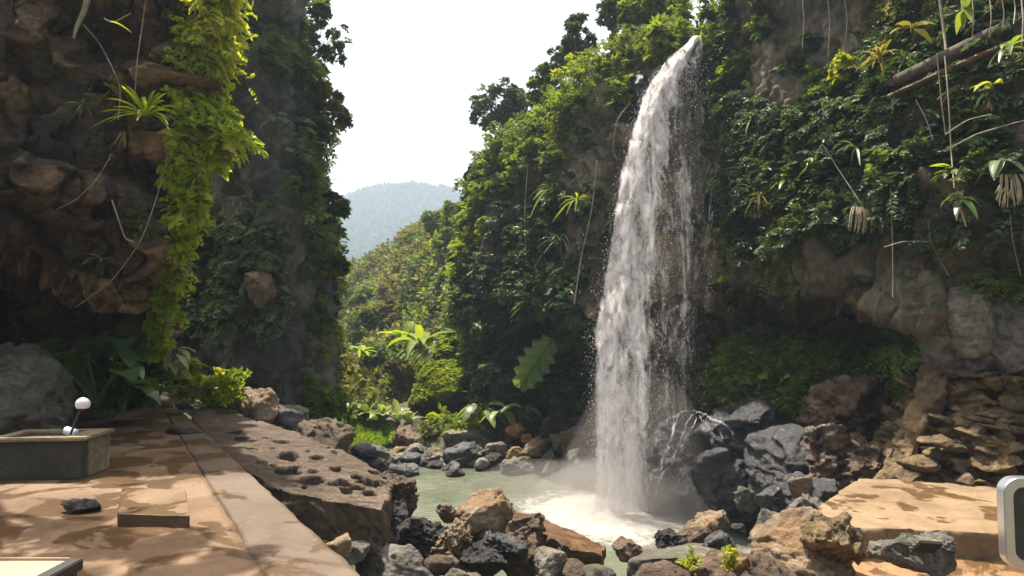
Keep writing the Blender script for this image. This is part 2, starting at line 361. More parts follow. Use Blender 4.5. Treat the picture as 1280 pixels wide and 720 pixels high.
M['bark'] = rock_mat('bark', [(.3, (.07, .055, .04)), (.6, (.2, .165, .13)), (.8, (.33, .29, .24))], 4, .8, .8, stretch=(2, 2, .4), fine=20)
M['wood'] = rock_mat('wet_wood', [(.3, (.06, .035, .018)), (.5, (.2, .11, .05)), (.7, (.36, .22, .1))], 3, .5, .9, stretch=(.6, 2, 3), fine=18, wet=.2)
M['root'] = plain_mat('root_fibre', (.3, .26, .2), .8, var=.4, scale=8)
M['dryroot'] = plain_mat('dry_fibre', (.42, .34, .22), .8, var=.3, scale=8)

def path_mat(name, base, puddle, joint=False):
    m, nt, n, l = new_mat(name); out = n.new('ShaderNodeOutputMaterial'); p = n.new('ShaderNodeBsdfPrincipled'); l.new(p.outputs[0], out.inputs[0])
    a = noise_node(n, l, .9, 9, .6, 1.0); r = ramp(n, base); l.new(a.outputs['Fac'], r.inputs['Fac'])
    f = noise_node(n, l, 14, 8, .7, .2); mr = n.new('ShaderNodeMapRange'); mr.inputs['To Min'].default_value = .6; mr.inputs['To Max'].default_value = 1.35; l.new(f.outputs['Fac'], mr.inputs['Value'])
    mx = n.new('ShaderNodeMix'); mx.data_type = 'RGBA'; mx.blend_type = 'MULTIPLY'; mx.inputs['Factor'].default_value = 1; l.new(r.outputs['Color'], mx.inputs['A']); l.new(mr.outputs[0], mx.inputs['B'])
    d = noise_node(n, l, 1.5, 7, .55, .7); dr = ramp(n, [(puddle, (0, 0, 0)), (puddle + .035, (.85, .85, .85))]); l.new(d.outputs['Fac'], dr.inputs['Fac'])
    mw = n.new('ShaderNodeMix'); mw.data_type = 'RGBA'; l.new(dr.outputs['Color'], mw.inputs['Factor']); l.new(mx.outputs['Result'], mw.inputs['A']); mw.inputs['B'].default_value = (.075, .04, .014, 1)
    c = n.new('ShaderNodeTexVoronoi'); c.feature = 'DISTANCE_TO_EDGE'; c.inputs['Scale'].default_value = .7
    g = n.new('ShaderNodeNewGeometry'); wv = noise_node(n, l, 3, 4, .6); av = n.new('ShaderNodeVectorMath'); av.operation = 'MULTIPLY_ADD'; av.inputs[1].default_value = (.5, .5, .5)
    l.new(wv.outputs['Color'], av.inputs[0]); l.new(g.outputs['Position'], av.inputs[2]); l.new(av.outputs[0], c.inputs['Vector'])
    cr = ramp(n, [(0, (.25, .25, .25)), (.006, (1, 1, 1))]); l.new(c.outputs['Distance'], cr.inputs['Fac'])
    mc = n.new('ShaderNodeMix'); mc.data_type = 'RGBA'; mc.blend_type = 'MULTIPLY'; mc.inputs['Factor'].default_value = .8; l.new(mw.outputs['Result'], mc.inputs['A']); l.new(cr.outputs['Color'], mc.inputs['B'])
    l.new(mc.outputs['Result'], p.inputs['Base Color'])
    rr = n.new('ShaderNodeMapRange'); rr.inputs['To Min'].default_value = .72; rr.inputs['To Max'].default_value = .3; l.new(dr.outputs['Color'], rr.inputs['Value']); l.new(rr.outputs[0], p.inputs['Roughness'])
    bm = n.new('ShaderNodeBump'); bm.inputs['Strength'].default_value = .35; bm.inputs['Distance'].default_value = .02; l.new(f.outputs['Fac'], bm.inputs['Height']); l.new(bm.outputs[0], p.inputs['Normal'])
    return m
M['path'] = path_mat('wet_ochre_concrete', [(.3, (.07, .037, .014)), (.45, (.13, .074, .031)), (.6, (.18, .118, .062)), (.75, (.105, .078, .05))], .49)
M['strip'] = path_mat('grey_ochre_concrete', [(.3, (.058, .038, .022)), (.5, (.095, .064, .038)), (.7, (.13, .092, .06))], .52)
M['platform'] = path_mat('tan_concrete', [(.3, (.12, .076, .036)), (.5, (.2, .134, .07)), (.7, (.25, .178, .1))], .55)
M['mud'] = path_mat('wet_ochre_mud', [(.3, (.12, .063, .022)), (.5, (.19, .105, .04)), (.7, (.26, .155, .068))], .5)

G = dict(
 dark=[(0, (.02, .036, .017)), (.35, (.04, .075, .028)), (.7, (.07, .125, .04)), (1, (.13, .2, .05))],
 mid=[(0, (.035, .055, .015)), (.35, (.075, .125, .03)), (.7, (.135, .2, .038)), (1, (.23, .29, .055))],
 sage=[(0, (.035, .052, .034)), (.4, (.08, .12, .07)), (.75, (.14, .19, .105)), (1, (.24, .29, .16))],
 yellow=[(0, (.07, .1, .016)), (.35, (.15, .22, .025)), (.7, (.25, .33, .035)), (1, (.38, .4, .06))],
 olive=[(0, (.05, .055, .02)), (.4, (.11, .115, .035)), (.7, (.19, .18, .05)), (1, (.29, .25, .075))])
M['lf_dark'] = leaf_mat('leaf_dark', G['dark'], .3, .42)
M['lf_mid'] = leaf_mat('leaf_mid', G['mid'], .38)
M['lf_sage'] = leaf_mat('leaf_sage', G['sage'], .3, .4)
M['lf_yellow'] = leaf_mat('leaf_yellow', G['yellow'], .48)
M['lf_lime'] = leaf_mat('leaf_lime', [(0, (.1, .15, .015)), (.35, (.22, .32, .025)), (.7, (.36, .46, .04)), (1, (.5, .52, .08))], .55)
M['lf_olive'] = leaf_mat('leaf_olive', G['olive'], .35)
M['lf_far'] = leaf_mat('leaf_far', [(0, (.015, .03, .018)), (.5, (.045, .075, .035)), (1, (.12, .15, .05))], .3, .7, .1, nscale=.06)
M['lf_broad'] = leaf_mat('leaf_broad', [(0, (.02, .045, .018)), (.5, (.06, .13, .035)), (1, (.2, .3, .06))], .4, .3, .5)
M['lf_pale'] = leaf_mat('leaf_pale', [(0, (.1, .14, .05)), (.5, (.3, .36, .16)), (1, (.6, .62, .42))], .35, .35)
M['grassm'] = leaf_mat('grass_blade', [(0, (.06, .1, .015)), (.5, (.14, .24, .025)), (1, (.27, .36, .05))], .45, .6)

# ------------------------------------------------------------------ ground
TC = np.array([(-6, 2, -.25), (-1.6, 3.5, -.25), (-3, 7, -.25), (-5, 10, -.2), (-7, 13.5, -.1), (-9, 8, -.2), (-9, 14, -.1), (-.2, 2, -.6), (.3, 4, -1.3),
 (1, 5.5, -1.7), (.3, 8, -2.0), (-1.2, 8.2, -1.7), (-1.8, 9.5, -1.9), (2, 9, -2.4), (-1, 11.5, -2.7), (1, 11.5, -3.05), (3.2, 10.2, -2.5), (-2.8, 11.5, -2.0), (-3.5, 13.5, -2.1), (-2.5, 14.5, -3.2),
 (1, 15, -3.7), (3, 18, -4.0), (-2, 19, -3.8), (5, 16, -3.6), (0, 21, -3.6), (3, 21, -3.7), (-3.2, 22, -3.3), (1.5, 13, -3.5), (4.3, 13.2, -3.3),
 (-4, 24.5, -2.6), (0, 25.5, -2.5), (3, 24.5, -2.7), (-5, 20, -1.8), (-5.5, 17.5, -1.4), (-2, 26, -2.1), (-4, 29, -1.6),
 (4, 8, -1.5), (8, 8, -1.25), (4.4, 11, -1.9), (9, 12, -1.25), (6, 14.5, -2.6), (6.5, 10, -1.3), (5.5, 17, -3.2), (8, 16, -2.6), (3, 5, -1.35), (7, 4, -1.2),
 (-7, 16, -.8), (-10, 20, 0), (-3, 35, -3.2), (-6, 32, -3), (-9, 38, -3.5), (-8, 45, -3.5), (0, 50, -3.5), (6, 35, 1), (20, 30, 5), (-20, 30, 3), (-30, 10, 3), (25, 10, 3), (-20, -10, 0), (20, -10, 0), (0, -15, -.5), (-20, 80, -6), (10, 90, -6), (-15, 60, -5)])
def ground_z(x, y):
    x = np.asarray(x, float); y = np.asarray(y, float)
    d2 = (x[..., None] - TC[:, 0]) ** 2 + (y[..., None] - TC[:, 1]) ** 2
    w_ = 1 / (d2 + .15) ** 2
    return (w_ * TC[:, 2]).sum(-1) / w_.sum(-1)
def axis(lo, hi, n, far, m):
    a = np.linspace(lo, hi, n); e = np.geomspace(1, far, m)[1:] - 1
    return np.concatenate([lo - e[::-1], a, hi + e])
X = axis(-9, 11, 200, 1800, 28); Yg = axis(1, 34, 300, 1800, 28)
XX, YY = np.meshgrid(X, Yg); ZZ = ground_z(XX, YY); PP = np.stack([XX, YY, ZZ], -1)
near = sstep(-np.hypot(XX, YY - 15), -70, -35)
PP[..., 2] += near * (.35 * fbm(PP * .9, 3, 5) + .12 * chunk(PP * 1.6, 5)) - .05
s = Soup(); s.add(PP.reshape(-1, 3), grid_faces(*XX.shape)[:, ::-1])
tag(obj('ground', s.mesh('ground', True), M['soil']), kind='structure')

# ------------------------------------------------------------------ cliffs
CL = {}
def cliff(name, rows, nv, nu, mat, seed, amp=(.55, .2, .06), chunky=(.35, .6), flip=False, world_top=None, mask=None):
    R = px_rows(rows) if not isinstance(rows[0], np.ndarray) else rows
    if world_top: 
        top = R[0] + np.asarray(world_top)[None]; top2 = R[0] + .45 * np.asarray(world_top)[None]
        R = [top, top2] + R
    n = max(len(r) for r in R); P = patch(R, nv, nu); N = grid_normals(P, flip)
    k = 1.0 if mask is None else mask(P)
    d = amp[0] * fbm(P * .45, seed, 4) * 1.6 + amp[1] * fbm(P * np.array((1.5, 1.5, 1.1)), seed + 2, 4, ridged=True) + amp[2] * fbm(P * 5, seed + 4, 3)
    d = d + chunky[0] * chunk(P * chunky[1] * np.array((1, 1, 1.25)), seed + 7) + chunky[0] * .35 * chunk(P * chunky[1] * 2.7, seed + 8)
    c1 = worley(P * chunky[1] * np.array((1, 1, 1.25)), seed + 7)[2]; c2 = worley(P * chunky[1] * 2.7, seed + 8)[2]
    tn = (.6 * ((c1 >> 5) & 255) + .4 * ((c2 >> 5) & 255)) / 255.
    P = P + N * (d * k)[..., None]; N = grid_normals(P, flip)
    s = Soup(); f = grid_faces(nv, nu); s.add(P.reshape(-1, 3), f if flip else f[:, ::-1], tn.ravel())
    o = obj(name, s.mesh(name, 'rock'), mat); CL[seed] = (P, N)
    return o

A_ROWS = [
 [(-300, -20, 8.4), (-100, -20, 8.9), (60, -25, 9.4), (160, -30, 10), (240, -40, 10.6), (225, -40, 15)],
 [(-300, 0, 8.2), (-80, 0, 8.8), (60, 0, 9.3), (160, 0, 9.9), (242, 0, 10.5), (225, 0, 15)],
 [(-300, 100, 8.3), (-80, 100, 8.9), (60, 100, 9.5), (150, 100, 10.1), (236, 100, 10.5), (222, 100, 15)],
 [(-300, 200, 8.4), (-80, 200, 8.9), (60, 200, 9.3), (150, 200, 9.9), (222, 200, 10.5), (210, 200, 15)],
 [(-300, 280, 8.6), (-80, 280, 9), (50, 280, 9.4), (140, 290, 9.9), (214, 285, 10.5), (203, 280, 15)],
 [(-300, 330, 9.2), (-80, 335, 9.5), (40, 340, 10.0), (140, 365, 10.4), (204, 345, 10.8), (195, 340, 15)],
 [(-300, 350, 12), (-80, 345, 13), (40, 350, 14), (125, 375, 13), (194, 400, 12), (188, 390, 15)],
 [(-300, 450, 13), (-80, 450, 14), (40, 450, 15), (110, 450, 14.4), (180, 450, 13.4), (178, 450, 15)],
 [(-300, 620, 13), (-80, 620, 14), (40, 600, 15), (110, 590, 14.4), (172, 580, 13.6), (172, 580, 15)]]
tag(cliff('cave_cliff', A_ROWS, 430, 430, M['cave'], 11, (.3, .3, .07), (.6, .9), flip=False, world_top=(-4, 3.5, -1.2)), kind='structure')
def brow(py, e, dY=0): return [(120, py, 26), (180, py, 22 + dY), (240, py, 19.5 + dY), (310, py, 17.6 + dY), (365, py, 18 + dY), (e, py, 20.5), (e - 25, py, 25), (e - 60, py, 32)]
B_ROWS = [brow(-150, 325), brow(-40, 340), brow(40, 352), brow(110, 374), brow(170, 386, .4), brow(230, 398, .2), brow(290, 407), brow(360, 404, .3), brow(430, 402, .8), brow(500, 398, .9), brow(560, 396, .8), brow(640, 392, .6)]
tag(cliff('ravine_cliff', B_ROWS, 320, 320, M['cliff_dark'], 12, (.5, .3, .06), (.4, .55), world_top=(-3, 6, 1.5)), kind='structure')
E_ROWS = [
 [(640, 220, 36), (600, 222, 30), (640, 188, 27), (688, 150, 24), (735, 98, 22), (800, 66, 20.6), (860, 62, 19.9), (900, 62, 19.8)],
 [(610, 260, 36), (588, 275, 29), (640, 250, 25.2), (695, 225, 22.8), (750, 175, 21.0), (810, 140, 19.9), (860, 150, 19.5), (900, 150, 19.5)],
 [(604, 320, 36), (580, 320, 28), (638, 310, 25), (695, 305, 22.3), (750, 300, 20.4), (810, 300, 19.5), (860, 300, 19.2), (900, 300, 19.2)],
 [(606, 375, 36), (584, 375, 28), (636, 370, 25), (695, 372, 21.8), (748, 378, 20.0), (810, 378, 19.3), (860, 370, 19.1), (900, 370, 19.1)],
 [(616, 400, 36), (592, 405, 27.5), (640, 400, 25), (700, 392, 24), (745, 390, 22.8), (810, 390, 22), (860, 390, 21.5), (900, 390, 21.5)],
 [(626, 500, 36), (610, 500, 26.8), (650, 500, 25.2), (700, 500, 24), (750, 500, 22.8), (810, 500, 21.5), (860, 500, 21), (900, 500, 21)],
 [(630, 640, 36), (625, 600, 26), (655, 610, 24.6), (700, 610, 23.4), (750, 630, 22.2), (810, 660, 20.5), (860, 660, 20), (900, 660, 20)]]
tag(cliff('gorge_cliff', E_ROWS, 340, 330, M['cliff_brown'], 13, (.5, .3, .06), (.5, .6), world_top=(1, 9, -.5)), kind='structure')
xs = [862, 905, 930, 1000, 1080, 1160, 1240, 1330, 1500]
def frow(pys, Ys): return [(x, p, y) for x, p, y in zip(xs, pys if isinstance(pys, list) else [pys] * 9, Ys)]
F_ROWS = [
 frow([58, 35, -20, -150, -190, -210, -230, -240, -240], [24, 19.6, 18.4, 16.8, 15.2, 13.8, 12.6, 11.6, 10]),
 frow([70, 60, 60, 40, 20, 0, -20, -20, -20], [24, 19.4, 18.3, 16.6, 15, 13.6, 12.4, 11.4, 10]),
 frow([140, 140, 140, 140, 140, 140, 140, 140, 140], [24, 19.4, 18.2, 16.2, 14.4, 13.0, 11.9, 11, 9.8]),
 frow([250, 250, 250, 250, 250, 260, 270, 270, 270], [24, 19.3, 17.9, 15.8, 14, 12.7, 11.8, 11, 9.8]),
 frow([345, 345, 350, 352, 372, 400, 430, 440, 440], [24, 19.2, 17.6, 15.6, 14, 12.9, 12.2, 11.4, 10.2]),
 frow([358, 352, 356, 360, 382, 424, 460, 470, 470], [24, 20.9, 20.2, 18.9, 17.6, 14.6, 12.5, 11.7, 10.5]),
 frow([400, 405, 408, 412, 415, 440, 480, 490, 490], [24, 21.0, 20.4, 19.2, 17.9, 15.4, 12.7, 11.9, 10.7]),
 frow([470, 470, 470, 470, 470, 480, 520, 520, 520], [24, 19.9, 18.9, 17.5, 16.3, 15.0, 12.9, 12, 10.8]),
 frow([640, 650, 650, 640, 620, 630, 640, 650, 650], [24, 18.2, 16.9, 15.9, 15.1, 14.3, 12.9, 12, 10.8])]
tag(cliff('overhang_cliff', F_ROWS, 400, 430, M['cliff_brown'], 14, (.4, .26, .06), (.36, .7), world_top=(2.5, 6, 1.0)), kind='structure')
# rubble outcrop at the right
R_ROWS = [
 [(1160, 448, 15), (1175, 446, 13.6), (1225, 450, 12.6), (1290, 462, 12.0), (1400, 462, 11.6)],
 [(1135, 490, 15), (1150, 490, 13.4), (1215, 492, 12.4), (1290, 500, 11.8), (1400, 500, 11.4)],
 [(1108, 545, 15), (1125, 545, 13.4), (1205, 545, 12.2), (1290, 548, 11.6), (1400, 550, 11.3)],
 [(1085, 620, 14.6), (1105, 625, 13.0), (1200, 620, 11.9), (1290, 630, 11.4), (1400, 640, 11.1)]]
tag(cliff('rubble_outcrop', R_ROWS, 300, 340, M['rubble'], 15, (.12, .12, .04), (.34, 2.1), world_top=(.5, 2.5, .3)), kind='structure')
# far hill and valley side
H_ROWS = [[(250, 300, 420), (330, 262, 400), (400, 240, 380), (440, 230, 370), (490, 223, 370), (540, 224, 370), (572, 238, 380), (620, 262, 400), (700, 300, 420)],
 [(250, 330, 330), (330, 320, 320), (400, 300, 300), (440, 296, 300), (490, 292, 290), (540, 290, 290), (572, 298, 300), (620, 320, 310), (700, 340, 330)],
 [(250, 425, 230), (330, 424, 225), (400, 424, 220), (440, 424, 220), (490, 424, 215), (540, 424, 215), (572, 424, 220), (620, 424, 225), (700, 424, 230)]]
H_ROWS = [[(a, b, c * 2) for a, b, c in r] for r in H_ROWS]
def far_hill():
    P = patch(px_rows(H_ROWS), 220, 320); P = np.concatenate([P[:1] + np.array((0, 200, -90)), P])
    N = grid_normals(P); F1, F2, cid, _ = worley(P / 13, 5)
    P = P + np.array((0, 0, 1.)) * (-22 + (1 - F1) * 7 + 14 * fbm(P * .018, 4, 4))[..., None]
    s = Soup(); s.add(P.reshape(-1, 3), grid_faces(*P.shape[:2])[:, ::-1], ((cid & 255) / 255.).ravel() * .6 + .2); CL[16] = (P, grid_normals(P))
    tag(obj('hill', s.mesh('hill', True), M['lf_far']), kind='structure')
far_hill()
D_ROWS = [
 [(640, 240, 44), (592, 264, 47), (556, 285, 54), (522, 305, 62), (485, 328, 70), (450, 344, 80), (415, 356, 90), (340, 372, 100)],
 [(640, 300, 38), (598, 310, 40), (565, 325, 44), (525, 345, 50), (490, 365, 56), (450, 385, 62), (415, 400, 70), (340, 410, 80)],
 [(650, 400, 33), (606, 405, 34), (570, 420, 37), (530, 432, 41), (490, 440, 45), (450, 450, 50), (415, 455, 55), (340, 455, 60)],
 [(655, 510, 29.5), (620, 515, 29), (575, 520, 30), (530, 520, 31), (490, 520, 32), (450, 518, 33), (415, 516, 34), (340, 510, 36)],
 [(655, 600, 26.5), (620, 590, 26.5), (575, 580, 27), (530, 575, 27.5), (490, 572, 28), (450, 570, 29), (415, 566, 30), (340, 560, 32)]]
def valley():
    P = patch(px_rows(D_ROWS), 200, 200); P = np.concatenate([P[:1] + np.array((6, 25, -4.)), P]); N = grid_normals(P)
    k = sstep(P[..., 1], 26, 40)
    P = P + N * ((.4 + 2.2 * k) * fbm(P * .18, 21, 4) * 1.4)[..., None]
    s = Soup(); s.add(P.reshape(-1, 3), grid_faces(*P.shape[:2])[:, ::-1]); CL[17] = (P, grid_normals(P))
    tag(obj('valley_slope', s.mesh('valley_slope', True), M['soil']), kind='structure')
valley()

# ------------------------------------------------------------------ water
def water_mat():
    m, nt, n, l = new_mat('pool_water'); out = n.new('ShaderNodeOutputMaterial'); p = n.new('ShaderNodeBsdfPrincipled'); l.new(p.outputs[0], out.inputs[0])
    a = noise_node(n, l, .5, 4, .5, .5); g = n.new('ShaderNodeNewGeometry'); d = n.new('ShaderNodeVectorMath'); d.operation = 'DISTANCE'; fx = at(770, 632, 17.4)
    d.inputs[1].default_value = (fx[0], fx[1], -3.0); l.new(g.outputs['Position'], d.inputs[0])
    mr = n.new('ShaderNodeMapRange'); mr.inputs['From Min'].default_value = 3.6; mr.inputs['From Max'].default_value = .3; l.new(d.outputs['Value'], mr.inputs['Value'])
    f2 = noise_node(n, l, 3.4, 9, .78, .6); ad = n.new('ShaderNodeMath'); ad.operation = 'MULTIPLY_ADD'; ad.inputs[1].default_value = .8; l.new(mr.outputs[0], ad.inputs[0]); l.new(f2.outputs['Fac'], ad.inputs[2])
    fr = ramp(n, [(.72, (0, 0, 0)), (1.42, (1, 1, 1))]); l.new(ad.outputs[0], fr.inputs['Fac'])
    r = ramp(n, [(.35, (.085, .1, .062)), (.65, (.14, .155, .11))]); l.new(a.outputs['Fac'], r.inputs['Fac'])
    mx = n.new('ShaderNodeMix'); mx.data_type = 'RGBA'; l.new(fr.outputs['Color'], mx.inputs['Factor']); l.new(r.outputs['Color'], mx.inputs['A']); mx.inputs['B'].default_value = (.52, .51, .47, 1)
    l.new(mx.outputs['Result'], p.inputs['Base Color'])
    rr = n.new('ShaderNodeMapRange'); rr.inputs['To Min'].default_value = .1; rr.inputs['To Max'].default_value = .6; l.new(fr.outputs['Color'], rr.inputs['Value']); l.new(rr.outputs[0], p.inputs['Roughness'])
    b = noise_node(n, l, 3.5, 5, .65, .6, stretch=(1, 1.3, 1)); bm = n.new('ShaderNodeBump'); bm.inputs['Strength'].default_value = .5; bm.inputs['Distance'].default_value = .07; l.new(b.outputs['Fac'], bm.inputs['Height']); l.new(bm.outputs[0], p.inputs['Normal'])
    return m
wx, wy = np.meshgrid(np.linspace(-9, 9, 260), np.linspace(7.5, 27, 280)); fp = at(770, 632, 17.4)
rr_ = np.hypot(wx - fp[0], wy - fp[1]); Pw = np.stack([wx, wy, np.full(wx.shape, -3.0)], -1)
Pw[..., 2] += .035 * fbm(Pw * np.array((1.4, 1.9, 0)) , 31, 4) + .09 * np.exp(-(rr_ / 1.4) ** 2) * (1 + 2 * fbm(Pw * 4, 9, 3)) + .02 * np.sin(rr_ * 5) * np.exp(-rr_ / 3)
s = Soup(); s.add(Pw.reshape(-1, 3), grid_faces(*wx.shape)); tag(obj('water', s.mesh('water', True), water_mat()), kind='structure')
# ------------------------------------------------------------------ slabs, rocks, props
def hit(px, py, zf=ground_z):
    """where the ray through a pixel meets the ground"""
    d = at(px, py, 1.0) - CAM; Y = np.linspace(3, 60, 1500); P = CAM + d * Y[:, None]
    below = P[:, 2] < zf(P[:, 0], P[:, 1]); i = int(np.argmax(below)) if below.any() else len(Y) - 1
    return P[i]
def solid(top, thick, div=(60, 30, 6), noise=.03, seed=1, pits=None, rag=0.0, round_=.03, bottom=None):
    """solid stone slab from a grid of top corners (rows x cols of world points)"""
    top = np.asarray(top, float); V, Fc = boxgrid(*div)
    nr, ncl = top.shape[:2]; u = (V[:, 0] + 1) / 2 * (ncl - 1); v = (V[:, 1] + 1) / 2 * (nr - 1)
    i = np.minimum(u.astype(int), ncl - 2); j = np.minimum(v.astype(int), nr - 2); fu = (u - i)[:, None]; fv = (v - j)[:, None]
    P = (top[j, i] * (1 - fu) + top[j, i + 1] * fu) * (1 - fv) + (top[j + 1, i] * (1 - fu) + top[j + 1, i + 1] * fu) * fv
    if np.ndim(thick): T = np.asarray(thick, float); t = (T[j, i] * (1 - fu[:, 0]) + T[j, i + 1] * fu[:, 0]) * (1 - fv[:, 0]) + (T[j + 1, i] * (1 - fu[:, 0]) + T[j + 1, i + 1] * fu[:, 0]) * fv[:, 0]
    else: t = thick
    P[:, 2] -= (1 - V[:, 2]) / 2 * t
    n = mesh_normals(P, Fc)
    if rag:
        lat = n * np.array((1, 1, 0)); P = P + lat * (rag * (fbm(P * 1.1, seed + 3, 4) * 2 + .6 * chunk(P * 2.0, seed + 4)))[:, None]
    P = P + n * (noise * (fbm(P * 2.2, seed, 5) * 1.8 + .5 * fbm(P * 8, seed + 1, 3)))[:, None]
    if pits is not None: P = pits(P, V, n)
    return P, Fc
def mesh_thing(name, P, Fc, mat, label, cat, group=None, kind=None, smooth=True, tint=.5):
    s = Soup(); s.add(P, Fc, tint); lo, hi = P.min(0), P.max(0); org = np.array(((lo[0] + hi[0]) / 2, (lo[1] + hi[1]) / 2, lo[2]))
    o = obj(name, s.mesh(name, 'rock' if smooth else False, org), mat, loc=org); return tag(o, label, cat, group, kind)
def W(pts): return [[at(*p) for p in r] for r in pts]

# footpath and its edging strip, platform and mud ledge
J = lambda y: -1.5 - (y - 4.4) * .579
E = lambda y: -.87 - (y - 4.4) * .612
ys = np.linspace(13.9, 1.2, 9)
P, Fc = solid([[(xl, y, z_) for xl in np.linspace(-9.5, J(y) - .012, 12)] for y, z_ in zip(ys, [0] * 9)], .35, (90, 150, 3), .012, 3, rag=0)
P[:, 2] += .02 * fbm(P * .8, 2, 3); o = mesh_thing('path', P, Fc, M['path'], None, None, kind='structure')
P, Fc = solid([[(xx, y, .003) for xx in np.linspace(J(y), E(y) - .02, 3)] for y in ys], .5, (14, 160, 5), .012, 4, rag=.02)
mesh_thing('path_edging', P, Fc, M['strip'], None, None, kind='structure')
P, Fc = solid(W([[(1075, 598, 11.9), (1120, 600, 11.85), (1180, 603, 11.75), (1240, 602, 11.8), (1330, 600, 11.8)], [(1035, 625, 10.4), (1095, 628, 10.3), (1175, 632, 10.2), (1245, 634, 10.1), (1340, 634, 10.1)], [(1000, 657, 9.0), (1075, 660, 8.95), (1165, 664, 8.9), (1250, 667, 8.8), (1360, 669, 8.8)]]), .5, (110, 60, 8), .02, 8, rag=.06)
mesh_thing('concrete_platform', P, Fc, M['platform'], None, None, kind='structure')
P, Fc = solid([[(1.9, 8.9, -1.62), (3.0, 8.95, -1.42), (4.5, 9.0, -1.32), (7.2, 9.3, -1.3)], [(1.7, 8.0, -1.62), (2.7, 7.8, -1.42), (4.3, 7.7, -1.36), (7.2, 7.6, -1.34)], [(1.4, 4.0, -1.65), (2.6, 4.0, -1.45), (4.3, 4.0, -1.4), (7.2, 4.0, -1.36)]], .5, (100, 70, 4), .05, 9, rag=.1)
mesh_thing('mud_ledge', P, Fc, M['mud'], None, None, kind='structure')

# the big perforated slab along the path
rgp = np.random.default_rng(12)
HOLES = [(295, 541, .13), (301, 550, .13), (315, 562, .15), (361, 570, .18), (365, 576, .11), (385, 565, .10), (395, 573, .13), (352, 553, .2), (358, 590, .25), (328, 578, .18), (391, 591, .2), (420, 586, .12), (390, 602, .22), (430, 604, .22), (446, 597, .17), (447, 611, .2), (418, 566, .1), (372, 586, .1), (470, 592, .15), (340, 581, .12), (460, 603, .16), (476, 605, .14), (462, 617, .14), (433, 614, .17), (419, 607, .15), (410, 560, .08), (483, 598, .12), (380, 610, .1), (340, 561, .09), (330, 548, .07)]
TOPS = W([[(262, 503, 13.4), (310, 522, 12.2), (375, 543, 11.2), (430, 566, 10.4), (462, 583, 10.0), (493, 600, 9.6)],
          [(252, 512, 12.9), (288, 541, 10.9), (335, 567, 9.7), (400, 590, 9.0), (440, 603, 8.8), (485, 617, 8.6)],
          [(241, 521, 12.4), (268, 560, 9.6), (318, 596, 8.1), (372, 618, 7.7), (432, 629, 7.65), (477, 637, 7.7)]])
def pits(P, V, n):
    top = V[:, 2] > .99
    px, py = to_px(P)
    for hx, hy, r in HOLES:
        r = r * (.55 + .75 * ((hx * 7 + hy * 13) % 10) / 10)
        c = P[np.argmin((px - hx) ** 2 + (py - hy) ** 2 + (~top) * 1e6)]
        q = P - c; q = q + .35 * r * np.stack([fbm(P * 4, int(hx), 3), fbm(P * 4, int(hy), 3), 0 * r + P[:, 0] * 0], -1) * 2
        d = np.sqrt((q[:, 0] / .72) ** 2 + (q[:, 1] / 1.2) ** 2) / r
        P = P - np.array((0, 0, 1.)) * (np.where(top, 2.4 * r * (1 - sstep(d, .8, 1.0)), 0))[:, None]
    # layered grooves running along the slab
    g = fbm(P * np.array((1.2, 1.2, 3)) @ euler(0, 0, .55) * np.array((.5, 5, 1)), 77, 4, ridged=True)
    P = P + np.array((0, 0, 1.)) * (np.where(top, .05 * np.clip(g, -.6, .4), 0))[:, None]
    return P + n * ((.05 * chunk(P * 1.6, 33) + .02 * chunk(P * 5, 34)) * np.where(top, .22, 1))[:, None]
P, Fc = solid(TOPS, [[.3, .3, .35, .35, .4, .42], [.3, .35, .4, .42, .45, .48], [.25, .3, .36, .4, .45, .5]], (460, 280, 26), .018, 5, pits=pits, rag=.07)
mesh_thing('perforated_slab', P, Fc, M['slab'], 'long brown stone slab pitted with dark holes, tilted beside the footpath', 'stone slab')

